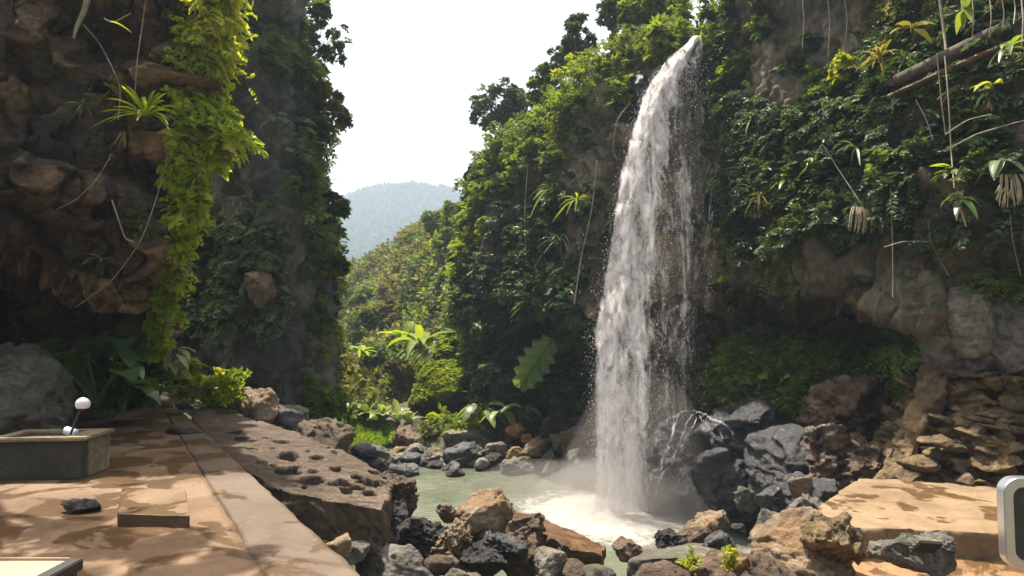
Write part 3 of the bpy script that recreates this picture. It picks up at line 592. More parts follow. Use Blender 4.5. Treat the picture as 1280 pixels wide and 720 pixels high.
LV = {}
def rock(label, box, Y, mat, seed, name='rock', depth=None, rot=(0, 0, 0), level=5, grp=None, cat='rock', grow=1.12, **k):
    x0, y0, x1, y1 = box; c = at((x0 + x1) / 2, (y0 + y1) / 2, Y); hx = (x1 - x0) / 2 / F_PX * Y * grow; hz = (y1 - y0) / 2 / F_PX * Y * grow
    hy = depth if depth else (hx + hz) / 2
    P, Fc = rock_verts((hx, hy, hz), seed, level, rot=rot, **k)
    return mesh_thing(name, P + c, Fc, M[mat], label, cat, grp)
BR = dict(rough=.07, chunky=.05)
ROCKS = [
 # left
 ('large grey boulder behind the concrete trough', (-60, 428, 92, 556), 9.5, 'olive_rock', 101, dict(rough=.05, chunky=.04, planes=11, level=6, name='boulder', cat='boulder')),
 ('tan flat-sided rock leaning behind the top of the pitted slab', (288, 484, 352, 545), 12.9, 'tan', 102, dict(rot=(0, .5, .2), **BR)),
 ('dark wedge rock between the tan rock and rounded boulder', (332, 504, 384, 548), 13.4, 'grey', 103, dict(rot=(0, .35, 0), **BR)),
 ('rounded grey brown boulder behind the middle of the pitted slab', (364, 521, 441, 585), 12.2, 'brown', 104, dict(rough=.04, planes=16, name='boulder', cat='boulder')),
 ('small pale stone at the head of the pitted slab', (270, 494, 290, 512), 13.6, 'pale', 105, dict(level=4, **BR)),
 # jumble at the end of the slab
 ('brown knobbly rock against the lower tip of the pitted slab', (450, 592, 522, 648), 9.5, 'brown', 110, dict(rough=.1, chunky=.12, freq=1.6, level=6)),
 ('dark rock wedged under the pitted slab tip', (440, 625, 512, 700), 9.0, 'black', 111, dict(rough=.1, chunky=.1, level=6)),
 ('black lump just left of the coral-like rock', (498, 652, 558, 706), 9.2, 'black', 112, dict(rough=.08, chunky=.1, freq=1.5, level=6)),
 ('light brown coral-like knobbly rock', (538, 652, 590, 712), 9.0, 'tan', 113, dict(rough=.12, chunky=.16, freq=2.2, level=6)),
 ('pale streaked flat rock at the bottom edge beside the path', (436, 686, 548, 756), 7.8, 'grey', 114, dict(rough=.05, chunky=.02, level=6, flat=.8)),
 ('small round brown stone above the pale streaked rock', (528, 690, 574, 722), 8.3, 'brown', 115, dict(level=4, **BR)),
 ('smooth tan stone tucked between path edge and slab', (402, 668, 440, 702), 7.2, 'tan', 116, dict(level=4, **BR)),
 ('mossy small stone right of the smooth tan stone', (428, 676, 462, 704), 7.5, 'grey', 117, dict(level=4, **BR)),
 ('peaked rock with a tan top and black front by the pool', (562, 612, 640, 712), 9.8, 'tan', 118, dict(rough=.05, chunky=.05, rot=(.2, .25, .4), level=6, planes=7)),
 ('brown wedge rock leaning against the peaked rock', (624, 640, 682, 722), 9.4, 'brown', 119, dict(rough=.05, chunky=.06, rot=(0, .6, 0), level=6, planes=9)),
 ('black ribbed rock below the peaked rock', (574, 680, 634, 722), 8.8, 'black', 120, dict(rough=.1, chunky=.06, level=6)),
 ('black lumpy rock between peaked and ribbed rocks', (588, 664, 660, 700), 9.2, 'wet', 121, dict(rough=.1, chunky=.1, level=5)),
 ('pale flat stone lying at the water below the log', (666, 688, 712, 722), 8.9, 'pale', 122, dict(flat=.7, level=5, **BR)),
 ('brown stone right of the pale flat stone', (702, 700, 738, 730), 8.7, 'brown', 123, dict(level=4, **BR)),
 ('small grey stone at the bottom edge below ribbed rock', (548, 708, 590, 738), 8.2, 'grey', 124, dict(level=4, **BR)),
 ('grey stone at the bottom edge below the log', (726, 706, 772, 742), 8.6, 'grey', 125, dict(level=4, **BR)),
 ('rusty rock above the coral-like rock', (545, 628, 576, 656), 10.2, 'brown', 126, dict(level=5, **BR)),
 ('dark brown rock standing in the pool edge beside the slab tip', (490, 610, 524, 652), 10.3, 'brown', 127, dict(level=5, chunky=.1, rough=.08)),
 # middle right foreground
 ('lone reddish brown rock in the shallow water', (764, 675, 804, 704), 10.4, 'brown', 130, dict(level=5, rot=(0, .2, 0), **BR)),
 ('large tan boulder at the near edge of the pool', (852, 636, 914, 684), 11.0, 'tan', 131, dict(level=6, rot=(0, -.25, 0), name='boulder', cat='boulder', **BR)),
 ('brown block leaning on the left of the tan boulder', (846, 654, 882, 684), 10.5, 'brown', 132, dict(level=5, **BR)),
 ('black broken rock left of the tan boulder group', (818, 662, 860, 690), 10.2, 'black', 133, dict(level=5, chunky=.15, rough=.1)),
 ('purple grey rock under the tan boulder', (876, 664, 922, 692), 9.9, 'wet', 134, dict(level=5, chunky=.1, rough=.1)),
 ('small black stone right of the tan boulder', (912, 654, 932, 670), 10.8, 'black', 135, dict(level=4, **BR)),
 ('brown rounded rock at the bottom edge left of the green seedling', (776, 704, 866, 760), 8.2, 'brown', 136, dict(level=6, **BR)),
 ('brown crusted rock at the bottom edge right of the seedling', (868, 698, 1000, 764), 8.0, 'brown', 137, dict(level=6, rough=.08, chunky=.08)),
 ('smooth grey rock at the waterline left of the platform', (938, 640, 994, 690), 10.2, 'grey', 138, dict(level=5, **BR)),
 ('grey boulder at the left corner of the platform', (980, 618, 1050, 672), 10.6, 'grey', 139, dict(level=6, name='boulder', cat='boulder', **BR)),
 ('long tan rock sloping down from the platform corner', (930, 640, 1066, 760), 8.5, 'tan', 140, dict(level=6, rot=(0, -.5, 0), rough=.05, chunky=.04, planes=10, depth=.5)),
 ('jagged dark layered rock under the platform front', (996, 648, 1082, 708), 8.35, 'rubble', 141, dict(level=6, rot=(0, -.15, .3), chunky=.13, rough=.08, planes=9)),
 ('thin upright orange brown stone leaning on the wet rocks', (984, 594, 1014, 626), 13.2, 'tan', 142, dict(level=4, depth=.12, rot=(0, .7, 0), rough=.03)),
 ('knobbly grey stone in the water right of the waterfall foot', (917, 606, 946, 642), 14.2, 'grey', 143, dict(level=5, chunky=.12)),
 ('speckled grey rock beside the knobbly stone', (944, 608, 984, 650), 13.2, 'wet', 144, dict(level=5, chunky=.1)),
 # wet rocks at the foot of the falls
 ('black wet rock under the side cascade', (790, 508, 900, 654), 17.9, 'wet', 150, dict(level=6, chunky=.03, rough=.045)),
 ('huge dark wet boulder right of the side cascade', (862, 494, 1004, 606), 16.9, 'wet', 151, dict(level=6, rot=(0, .3, 0), chunky=.03, rough=.045, name='boulder', cat='boulder')),
 ('dark layered boulder at the waterline right of the falls', (868, 556, 966, 654), 15.8, 'wet', 152, dict(level=6, rot=(0, .35, .3), chunky=.03, rough=.045, name='boulder', cat='boulder')),
 ('black slanting rock between the huge boulder and brown outcrop', (934, 534, 1034, 648), 15.0, 'wet', 153, dict(level=6, rot=(0, .45, 0), chunky=.03, rough=.045)),
 ('low black rock in front of the brown outcrop', (962, 588, 1052, 654), 13.6, 'wet', 154, dict(level=6, chunky=.03, rough=.045)),
 ('tall glistening brown rock inside the cave mouth', (1008, 470, 1120, 580), 15.6, 'wet_brown', 155, dict(level=6, chunky=.14, rough=.1, rot=(0, -.2, 0))),
 ('folded reddish brown wet rock below the glistening one', (996, 528, 1094, 626), 14.4, 'wet_brown', 156, dict(level=6, chunky=.2, rough=.12)),
 ('brown wet rock beside the foot of the rubble outcrop', (1060, 555, 1130, 628), 13.6, 'wet_brown', 157, dict(level=6, chunky=.2, rough=.12)),
 # arch end
 ('pale block hanging at the end of the arch', (1180, 356, 1232, 450), 12.45, 'pale', 160, dict(level=6, **BR)),
 ('yellow green streaked rock left of the pale hanging block', (1150, 376, 1196, 480), 12.9, 'grey', 161, dict(level=6, rot=(0, -.2, 0), **BR)),
 ('pale lower block above the rubble', (1202, 405, 1258, 476), 12.5, 'grey', 162, dict(level=6, rot=(0, .3, 0), **BR)),
 ('mossy bulging rock at the right edge above the rubble', (1236, 346, 1330, 470), 12.0, 'grey', 163, dict(level=6, rough=.06, chunky=.08)),
 ('slanting mossy rock over the pale hanging block', (1170, 335, 1262, 392), 12.6, 'grey', 164, dict(level=6, rot=(0, -.5, 0), depth=.5, **BR)),
 ('rocky lump hanging from the cliff under the dangling root', (1082, 228, 1126, 272), 13.5, 'cliff_brown', 165, dict(level=5, chunky=.15, rough=.1)),
 ('mossy lump hanging above the arch', (1010, 268, 1060, 320), 15.0, 'cliff_brown', 166, dict(level=5, chunky=.15, rough=.1)),
 # ravine cliff and mid ground
 ('pointed tan rock jutting from the ravine cliff face', (316, 335, 346, 386), 17.0, 'tan', 170, dict(level=5, depth=.9, **BR)),
 ('dark round-topped boulder capped with yellow moss', (512, 452, 596, 536), 28.0, 'mosswall', 171, dict(level=6, rough=.05, name='boulder', cat='boulder', depth=1.6)),
 # far bank
 ('dark grey long rock below the grass', (436, 554, 496, 590), 24.3, 'wet', 180, dict(**BR)),
 ('dark gabled rock at the right end of the grass', (483, 532, 530, 576), 25.4, 'brown', 181, dict(**BR, planes=8)),
 ('flat ochre rock below the gabled rock', (490, 556, 534, 582), 24.5, 'ochre', 182, dict(rough=.03, planes=8)),
 ('light grey stone right of the gabled rock', (512, 547, 532, 566), 25.0, 'pale', 183, dict(level=4)),
 ('small grey stone left in the pale waterline cluster', (460, 564, 480, 584), 23.6, 'grey', 184, dict(level=4)),
 ('slanting grey slab stone at the left waterline', (466, 566, 498, 590), 23.2, 'grey', 185, dict(level=5, rot=(0, -.4, 0))),
 ('upright pale stone beside the slanting grey stone', (489, 566, 508, 590), 23.4, 'pale', 186, dict(level=4)),
 ('dark flat rock dipping into the left of the pool', (474, 582, 524, 606), 21.8, 'wet', 187, dict(level=5, flat=.7)),
 ('whitish stone left of the white boulder', (526, 564, 546, 582), 23.6, 'pale', 188, dict(level=4)),
 ('white broken boulder on the far waterline', (538, 566, 566, 586), 23.5, 'pale', 189, dict(level=5, chunky=.1)),
 ('ochre stone behind the white boulder', (532, 556, 560, 574), 24.4, 'ochre', 190, dict(level=4)),
 ('pinkish grey flat-topped rock on the far bank', (553, 538, 614, 570), 24.6, 'pale', 191, dict(level=6, chunky=.08, flat=.7)),
 ('dark rock beneath the pinkish flat-topped rock', (552, 552, 604, 594), 23.4, 'wet', 192, dict(level=5)),
 ('pale square block on dark stones at far bank', (606, 552, 634, 574), 23.2, 'pale', 193, dict(level=5, flat=.8, planes=7)),
 ('dark stone below the pale square block', (598, 562, 634, 596), 23.0, 'black', 194, dict(level=5)),
 ('black slab rock rising behind the ochre blocks', (622, 508, 668, 572), 24.2, 'black', 195, dict(level=5, planes=9)),
 ('upper ochre block among the black rocks', (632, 529, 656, 549), 23.4, 'ochre', 196, dict(level=5, planes=7, rot=(0, -.3, 0))),
 ('narrow ochre block leaning between dark rocks', (650, 542, 668, 562), 23.2, 'ochre', 197, dict(level=4, rot=(0, -.6, 0))),
 ('wide tan slab leaning right among the dark rocks', (654, 543, 694, 570), 22.9, 'tan', 198, dict(level=5, planes=8, rot=(0, -.3, 0))),
 ('lower ochre block just above the water', (632, 558, 658, 580), 22.7, 'ochre', 199, dict(level=5, planes=8)),
 ('lilac grey wet rock at the far waterline', (624, 571, 670, 598), 22.2, 'grey', 200, dict(level=5, chunky=.08)),
 ('dark rock between lilac rock and the waterfall boulder', (668, 560, 716, 600), 22.0, 'wet', 201, dict(level=5)),
 ('flat white-streaked stone nearest the spray', (676, 577, 700, 592), 21.4, 'pale', 202, dict(level=4, flat=.6)),
 ('brown boulder beside the left of the waterfall', (698, 528, 748, 576), 21.4, 'brown', 203, dict(level=6, name='boulder', cat='boulder')),
 ('grey cracked stone left of the brown boulder', (686, 543, 714, 568), 21.9, 'grey', 204, dict(level=5)),
 ('black rock in the spray left of the waterfall foot', (708, 560, 770, 606), 20.4, 'wet', 205, dict(level=5)),
 ('dark layered ledge under the giant leaf', (672, 508, 742, 552), 22.9, 'black', 206, dict(level=6, chunky=.15, flat=.7)),
 ('tiny dark stone sticking out of the far shallows', (556, 584, 582, 598), 21.8, 'black', 207, dict(level=4)),
 ('light lilac stone below the dark rock on far waterline', (592, 572, 614, 590), 22.6, 'pale', 208, dict(level=4)),
]
for lab, box, Y, mat, seed, k in ROCKS: rock(lab, box, Y, mat, seed, **k)

for lab, box_, Y_, mt_, sd_, k_ in [('dark wet rock at the left side of the waterfall lip', (790, 92, 836, 160), 20.3, 'wet', 401, dict(rot=(0, -.6, 0), depth=.9)), ('dark wet rock at the right side of the waterfall lip', (880, 44, 926, 130), 19.5, 'wet', 402, dict(depth=.9)), ('narrow wet ledge the waterfall pours over', (838, 50, 896, 112), 20.0, 'wet', 403, dict(depth=.75, planes=9))]: rock(lab, box_, Y_, mt_, sd_, level=6, rough=.07, chunky=.08, **k_)
# fallen log and flat rock slabs near the pool
P, Fc = solid(W([[(628, 632, 11.2), (668, 645, 10.8), (710, 662, 10.4), (756, 682, 10.1)], [(622, 642, 10.5), (662, 660, 10.1), (704, 678, 9.7), (752, 696, 9.6)]]), [[.4, .44, .46, .4], [.45, .5, .5, .42]], (140, 36, 20), .03, 41, rag=.06)
P = P + .05 * np.stack([fbm(P * np.array((2, 8, 8)), 5, 3)] * 3, -1)
mesh_thing('log', P, Fc, M['wood'], 'split wet brown log sloping down to the water beside the peaked rock', 'log')
P, Fc = solid(W([[(812, 682, 10.2), (870, 678, 10.1), (944, 684, 9.9)], [(786, 702, 9.5), (870, 698, 9.4), (944, 692, 9.4)]]), .2, (100, 40, 8), .03, 42, rag=.08)
mesh_thing('flat_rock', P, Fc, M['grey'], 'long flat grey rock slab between the tan boulder and the seedling', 'rock')
P, Fc = solid(W([[(1158, 446, 13.3), (1184, 446, 13.0)], [(1120, 545, 13.0), (1150, 545, 12.6)], [(1095, 600, 12.9), (1120, 603, 12.6)]]), .3, (16, 90, 8), .07, 43, rag=.1)
mesh_thing('stone_rib', P, Fc, M['rubble'], 'narrow slanting ochre stone rib down the left side of the rubble outcrop', 'rock')
for i, (x, y, w_, h_, ry, lab) in enumerate([(1222, 500, 50, 20, .3, 'flat ochre stone near the top of the rubble outcrop'), (1255, 540, 30, 42, .1, 'squarish tan stone at right of the rubble outcrop'), (1205, 520, 30, 46, .2, 'upright grey stone in the middle of the rubble outcrop'), (1180, 555, 60, 22, .2, 'long layered brown stone low in the rubble outcrop'), (1245, 575, 54, 26, -.2, 'broad brown stone at the foot of the rubble outcrop'), (1170, 495, 24, 56, .6, 'curved brown stone beside the slanting rib'), (1270, 505, 40, 26, .3, 'dark stone at the right edge of the rubble outcrop'), (1150, 580, 50, 20, .15, 'low flat stone at the left foot of the rubble outcrop'), (1190, 468, 34, 18, .4, 'small tan stone at the top of the rubble outcrop'), (1262, 478, 46, 16, .25, 'yellow brown stone under the mossy bulging rock'), (1215, 545, 44, 20, .35, 'ochre edged stone in the centre of the rubble outcrop'), (1130, 598, 34, 24, .1, 'small brown stone touching the platform edge')]):
    Yr = 12.1 + (540 - y) * .008 + (1200 - x) * .006
    rock(lab, (x - w_ / 2, y - h_ / 2, x + w_ / 2, y + h_ / 2), Yr, 'rubble', 230 + i, rot=(0, ry, 0), level=5, depth=.35, chunky=.06, rough=.05, planes=9, grow=1.1)

rgr = np.random.default_rng(61)
for k_ in range(95):
    y = rgr.uniform(458, 606); x = rgr.uniform(1176 - (y - 450) * .42, 1292); w_, h_ = rgr.uniform(18, 52), rgr.uniform(10, 24); i_ = np.argmin((to_px(CL[15][0])[0] - x) ** 2 + (to_px(CL[15][0])[1] - y) ** 2); Yr = CL[15][0].reshape(-1, 3)[i_][1] - rgr.uniform(-.05, .12)
    rock('brown angular stone packed into the rubble outcrop', (x - w_ / 2, y - h_ / 2, x + w_ / 2, y + h_ / 2), Yr, ['rubble', 'rubble', 'wet_brown', 'tan'][int(rgr.integers(4)) if rgr.random() < .6 else 0], 700 + k_, name='rock', rot=(rgr.uniform(-.3, .3), rgr.uniform(-.3, .7), rgr.uniform(-.4, .4)), level=4, depth=rgr.uniform(.2, .4), planes=8, rough=.05, chunky=.04, grp='stones packed into the rubble outcrop')

# scattered small stones
def scatter(lab, grp, n, region, mats, size, seed, name='stone', zf=ground_z):
    rg = np.random.default_rng(seed); k = 0
    for _ in range(n):
        px, py = rg.uniform(region[0], region[2]), rg.uniform(region[1], region[3]); p = hit(px, py, zf); s_ = rg.uniform(*size)
        P, Fc = rock_verts(np.array((1.2, 1, .75)) * s_ * rg.uniform(.75, 1.25, 3), int(rg.integers(1e6)), 4 if s_ > .15 else 3, rot=(0, rg.uniform(-.4, .4), rg.uniform(0, 3)), rough=.07, chunky=.05)
        mesh_thing(name, P + p + np.array((0, 0, s_ * .3)), Fc, M[mats[int(rg.integers(len(mats)))]], lab, 'stone', grp)
wz = lambda x, y: np.maximum(ground_z(x, y), -3.05)
scatter('small dark or grey stone in the crowd along the far waterline', 'stones along the far waterline', 60, (450, 562, 740, 590), ['wet', 'wet', 'black', 'grey', 'wet', 'pale'], (.16, .42), 5, zf=wz)
scatter('small wet stone in the jumble between path, log and pool', 'stones in the near jumble', 90, (470, 672, 770, 718), ['black', 'brown', 'wet', 'black', 'brown', 'wet'], (.1, .26), 6)
scatter('small stone around the tan boulder and flat rock slab', 'stones near the tan boulder', 40, (790, 655, 1000, 716), ['black', 'brown', 'grey', 'wet', 'brown'], (.08, .22), 8)
scatter('small dark wet stone below the boulders right of the waterfall', 'stones right of the waterfall', 22, (880, 605, 1040, 650), ['wet', 'wet', 'wet_brown', 'grey'], (.15, .35), 9, zf=wz)

# ---- props
def box_part(name, parent, lo, hi, mat, bev=.008, seed=0, rough=0.0):
    import bmesh
    bm = bmesh.new(); bmesh.ops.create_cube(bm, size=1); lo, hi = np.array(lo, float), np.array(hi, float)
    for v in bm.verts: v.co = Vector((np.array(v.co[:]) + .5) * (hi - lo) + lo)
    bmesh.ops.bevel(bm, geom=bm.edges[:], offset=bev, segments=2, affect='EDGES'); m = bpy.data.meshes.new(name); bm.to_mesh(m); bm.free()
    for p in m.polygons: p.use_smooth = False
    return obj(name, m, mat, parent)
M['trough'] = rock_mat('lit_concrete', [(.3, (.2, .16, .09)), (.5, (.36, .29, .18)), (.7, (.48, .4, .27))], 2.2, .8, .5, fine=18)  # lit copy of the trough concrete, the sunlit rim's brightness in its colour
M['trough_shaded'] = rock_mat('shaded_concrete', [(.3, (.04, .037, .026)), (.55, (.08, .073, .052)), (.75, (.13, .115, .08))], 2.4, .75, .5, fine=18, moss=((.05, .06, .025), .6))  # darker copy with the front wall's shade in its colour, plus some moss
M['white'] = plain_mat('white_plastic', (.8, .78, .84), .35, var=.05)
M['blackm'] = plain_mat('black_metal', (.02, .02, .022), .5, var=.2)
M['cream'] = plain_mat('cream_wood', (.34, .24, .15), .6, var=.12, scale=6)
M['silver'] = plain_mat('brushed_silver', (.62, .64, .68), .28, metal=.85, var=.05, scale=3)
M['screen'] = plain_mat('dark_glass', (.03, .034, .035), .12, var=.3, scale=3)
M['inside'] = plain_mat('opening_shade', (.015, .013, .01), .9)  # near-black fill, the shade inside holes put into a solid's colour
# trough: front edge (0..125, base y=597) 
tb = at(62, 597, 7.35); tr = thing('water_trough', (tb[0] - .14, tb[1], 0.0), 'low rectangular concrete trough on the left of the path', 'trough', rz=.1)
hw, dp, ht = .46, .6, .4
M_ = M['trough_shaded']
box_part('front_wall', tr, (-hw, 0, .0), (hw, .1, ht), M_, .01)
box_part('back_wall', tr, (-hw, dp - .1, .0), (hw, dp, ht), M['trough'], .01)
box_part('side_wall', tr, (-hw, .102, .0), (-hw + .12, dp - .102, ht), M['trough'], .01)
box_part('side_wall', tr, (hw - .22, .102, .0), (hw, dp - .102, ht), M['trough'], .01)
box_part('floor', tr, (-hw + .122, .102, .0), (hw - .222, dp - .102, .2), M['trough'], .004)
box_part('rim', tr, (-hw - .03, -.035, ht + .002), (hw + .035, .09, ht + .045), M['trough'], .012)
box_part('rim', tr, (-hw - .03, dp - .09, ht + .002), (hw + .035, dp + .03, ht + .045), M['trough'], .012)
box_part('rim', tr, (-hw - .03, .092, ht + .002), (-hw + .11, dp - .092, ht + .045), M['trough'], .012)
box_part('rim', tr, (hw - .21, .092, ht + .002), (hw + .035, dp - .092, ht + .045), M['trough'], .012)
s = Soup(); P, Fc = rock_verts((.05, .012, .075), 3, 4, planes=14, rough=.05); s.add(P + np.array((-.14, dp - .105, .33)), Fc); obj('overflow_hole_shade', s.mesh('overflow_hole_shade', True), M['inside'], tr)  # dark lump on the back wall, coloured as the hole's inner shade
# lamp with white globe stuck behind the trough, white cup in it
lp = at(104, 506, 7.65)
lamp = thing('garden_lamp', (lp[0] - .06, lp[1] - .15, .2), 'small white ball lamp on a thin black stake rising from the trough', 'lamp')
s = Soup(); tube(s, [(0, 0, 0), (.01, .03, .25), (.06, .1, lp[2] - .2 - .05)], [.016, .012, .014], 8, n=12); obj('stake', s.mesh('stake', True), M['blackm'], lamp)
s = Soup(); V, Fc = ico(4); V = V * np.array((.075, .07, .075)); V[:, 2] = np.where(V[:, 2] < -.045, -.045, V[:, 2]); s.add(V + np.array((.075, .12, lp[2] - .2 + .01)), Fc); obj('globe', s.mesh('globe', True), M['white'], lamp)
s = Soup(); tube(s, [(.07, .115, lp[2] - .27), (.074, .118, lp[2] - .235)], [.03, .045], 16); obj('collar', s.mesh('collar', True), M['blackm'], lamp)
cpz = at(87, 541, 7.62); s = Soup()
tube(s, [(-.05, 0, .03), (-.048, 0, .03), (.05, .015, -.01), (.06, .016, -.014), (.058, .016, -.013), (-.02, .005, .02)], [.03, .043, .05, .052, .045, .036], 20)
c_ = obj('cup', s.mesh('cup', True), M['white'], loc=(cpz[0], cpz[1], cpz[2])); tag(c_, 'small white cup lying on its side inside the trough', 'cup')
s = Soup(); cs = at(62, 536, 7.95)
# path objects
P, Fc = rock_verts((.2, .11, .075), 77, 5, rough=.09, chunky=.05, rot=(0, .12, -.25)); p0 = hit(101, 640, lambda x, y: 0 * x); P = P + p0 + np.array((0, 0, .035))
mesh_thing('driftwood', P, Fc, M['black'], 'charred black piece of driftwood lying on the path', 'driftwood')
b0, b1 = hit(147, 642, lambda x, y: 0 * x + .1), hit(238, 645, lambda x, y: 0 * x + .1); b2, b3 = hit(232, 612, lambda x, y: 0 * x + .1), hit(152, 609, lambda x, y: 0 * x + .1)
P, Fc = solid([[b3, b2], [b0, b1]], .105, (50, 40, 8), .006, 51, rag=.008)
mesh_thing('paving_block', P, Fc, M['path'], 'loose square paving block lying on the path', 'paving block')
P, Fc = rock_verts((.32, .2, .12), 78, 5, rough=.08, rot=(0, 0, .1)); mesh_thing('flat_stone', P + at(231, 541, 10.6) - np.array((0, 0, .02)), Fc, M['black'], 'flat black stone on the path beside the head of the pitted slab', 'stone')
P, Fc = rock_verts((.3, .16, .12), 79, 5, rough=.05, planes=8, flat=.8); mesh_thing('flat_stone', P + at(236, 505, 13.6), Fc, M['grey'], 'small dark kerb-like stone at the far end of the path', 'stone')
# tray at the bottom left corner
zt = .3; q = lambda x, y: hit(x, y, lambda a, b: 0 * a + zt)
t0, t1 = q(-40, 700), q(106, 702); ty = t1[1]
tr2 = thing('tray_table', (t1[0] - .42, ty - .35, 0), 'low cream topped table with black corners cut off by the bottom left corner', 'table')
box_part('table_top', tr2, (-.38, -.3, zt - .03), (.335, .335, zt), M['cream'], .006)
box_part('frame', tr2, (.34, -.36, zt - .05), (.42, .34, zt + .012), M['blackm'], .006); box_part('frame', tr2, (-.45, -.36, zt - .05), (-.385, .34, zt + .012), M['blackm'], .006)
box_part('edge_strip', tr2, (-.38, .337, zt - .05), (.338, .352, zt + .012), M['cream'], .003)
for sx in (-.4, .38):
    for sy in (-.34, .3): box_part('leg', tr2, (sx - .02, sy - .02, 0.0), (sx + .02, sy + .02, zt - .052), M['blackm'], .003)
# upright panel made up in place of a silver-rimmed hand-held phone, right edge
def rrect(hx, hz, r, n=10):
    a = []
    for cx, cz, t in ((hx - r, hz - r, 0), (-hx + r, hz - r, 90), (-hx + r, -hz + r, 180), (hx - r, -hz + r, 270)):
        for k in range(n + 1): th = math.radians(t + 90 * k / n); a.append((cx + r * math.cos(th), cz + r * math.sin(th)))
    return np.array(a)
yp = 7.9; cp = at(1306, 654, yp); tp = thing('device_panel', (cp[0], cp[1], cp[2] - .51), 'rounded silver framed dark panel standing in for a hand-held phone at the right edge', 'panel', rz=-.1)
def ring(outer, inner, y0, y1, s):
    n = len(outer); V = []
    for pr, y in ((outer, y1), (outer, y0 + .015), (outer * .985, y0), (inner * 1.02, y0), (inner, y0 + .02), (inner, y1)): V.append(np.stack([pr[:, 0], np.full(n, y), pr[:, 1]], -1))
    V = np.array(V); a = np.arange(V.shape[0] * n).reshape(-1, n); b = np.roll(a, -1, 1); c = np.roll(a, -1, 0); d = np.roll(b, -1, 0)
    s.add(V.reshape(-1, 3), np.stack([a.ravel(), c.ravel(), d.ravel(), b.ravel()], -1))
o_, i_ = rrect(.46, .51, .17), rrect(.355, .405, .12); s = Soup(); ring(o_, i_, -.07, .07, s)
fr = obj('frame', s.mesh('frame', False), M['silver'], tp); fr.location = (0, 0, .51)
s = Soup(); g_ = rrect(.353, .403, .12); n = len(g_); V = np.stack([g_[:, 0], np.full(n, -.035), g_[:, 1]], -1); s.add(np.vstack([V, [(0, -.035, 0)]]), np.array([[k, (k + 1) % n, n] for k in range(n)])); V[:, 1] = .05; s.add(np.vstack([V, [(0, .05, 0)]]), np.array([[(k + 1) % n, k, n] for k in range(n)]))
gl = obj('glass', s.mesh('glass'), M['screen'], tp); gl.location = (0, 0, .51)
# stone lump with a drain grating
rock('knobbly concrete lump with a slotted drain in front of the platform', (1083, 667, 1196, 716), 8.0, 'grey', 303, name='stone_lump', level=6, rough=.07, chunky=.06, depth=.32)
dc = at(1158, 682, 7.66); dr = thing('drain_grating', dc, 'dark slotted drain grating set in the knobbly lump', 'grating', rz=.15); dr.rotation_euler = (-.75, .1, .1)
box_part('opening', dr, (-.13, -.1, -.03), (.13, .1, 0), M['inside'], .004)  # solid dark box coloured as the shade behind the bars
for k in range(4): box_part('bar', dr, (-.14, -.1 + k * .06, .001), (.14, -.075 + k * .06, .022), M['trough'], .005)

# ------------------------------------------------------------------ waterfall
def fall_mat(name, lo, hi, su, sv, clump, emis=0):
    m, nt, n, l = new_mat(name); out = n.new('ShaderNodeOutputMaterial')
    uv = n.new('ShaderNodeUVMap'); uv.uv_map = 'UVMap'
    a = noise_node(n, l, 1.0, 6, .68, .35, coord=uv.outputs[0], stretch=(su, sv, 1)); b = noise_node(n, l, 1.0, 7, .72, .9, coord=uv.outputs[0], stretch=(clump, clump * .42, 1)); c = noise_node(n, l, 1.0, 3, .8, 0, coord=uv.outputs[0], stretch=(22, 6, 1))
    at_ = n.new('ShaderNodeAttribute'); at_.attribute_name = 'tint'
    m1 = n.new('ShaderNodeMath'); m1.operation = 'MULTIPLY_ADD'; m1.inputs[1].default_value = .6; l.new(a.outputs['Fac'], m1.inputs[0])
    m2 = n.new('ShaderNodeMath'); m2.operation = 'MULTIPLY_ADD'; m2.inputs[1].default_value = 1.15; l.new(b.outputs['Fac'], m2.inputs[0]); m2.inputs[2].default_value = -.9; l.new(m2.outputs[0], m1.inputs[2])
    m3 = n.new('ShaderNodeMath'); m3.operation = 'MULTIPLY_ADD'; m3.inputs[1].default_value = .2; l.new(c.outputs['Fac'], m3.inputs[0]); l.new(m1.outputs[0], m3.inputs[2])
    m4 = n.new('ShaderNodeMath'); l.new(m3.outputs[0], m4.inputs[0]); l.new(at_.outputs['Fac'], m4.inputs[1])
    r = ramp(n, [(lo + .04, (0, 0, 0)), (lo + .16, (.35, .35, .35)), (hi, (1, 1, 1))]); l.new(m4.outputs[0], r.inputs['Fac'])
    d = n.new('ShaderNodeBsdfDiffuse'); d.inputs['Color'].default_value = (.86, .83, .82, 1); t = n.new('ShaderNodeBsdfTranslucent'); t.inputs['Color'].default_value = (.85, .82, .8, 1)
    ms = n.new('ShaderNodeMixShader'); ms.inputs[0].default_value = .4; l.new(d.outputs[0], ms.inputs[1]); l.new(t.outputs[0], ms.inputs[2])
    bm = n.new('ShaderNodeBump'); bm.inputs['Strength'].default_value = .6; bm.inputs['Distance'].default_value = .15; l.new(m3.outputs[0], bm.inputs['Height'])
    # drops scatter light in all directions, so the sheet is lit much like an upward facing surface
    va = n.new('ShaderNodeVectorMath'); va.operation = 'MULTIPLY_ADD'; va.inputs[1].default_value = (.7, .7, .7); va.inputs[2].default_value = (0, 0, .75); l.new(bm.outputs[0], va.inputs[0])
    vn = n.new('ShaderNodeVectorMath'); vn.operation = 'NORMALIZE'; l.new(va.outputs[0], vn.inputs[0]); l.new(vn.outputs[0], d.inputs['Normal'])
    tr_ = n.new('ShaderNodeBsdfTransparent'); mm = n.new('ShaderNodeMixShader'); l.new(r.outputs['Color'], mm.inputs[0]); l.new(tr_.outputs[0], mm.inputs[1]); l.new(ms.outputs[0], mm.inputs[2]); l.new(mm.outputs[0], out.inputs[0])
    return m
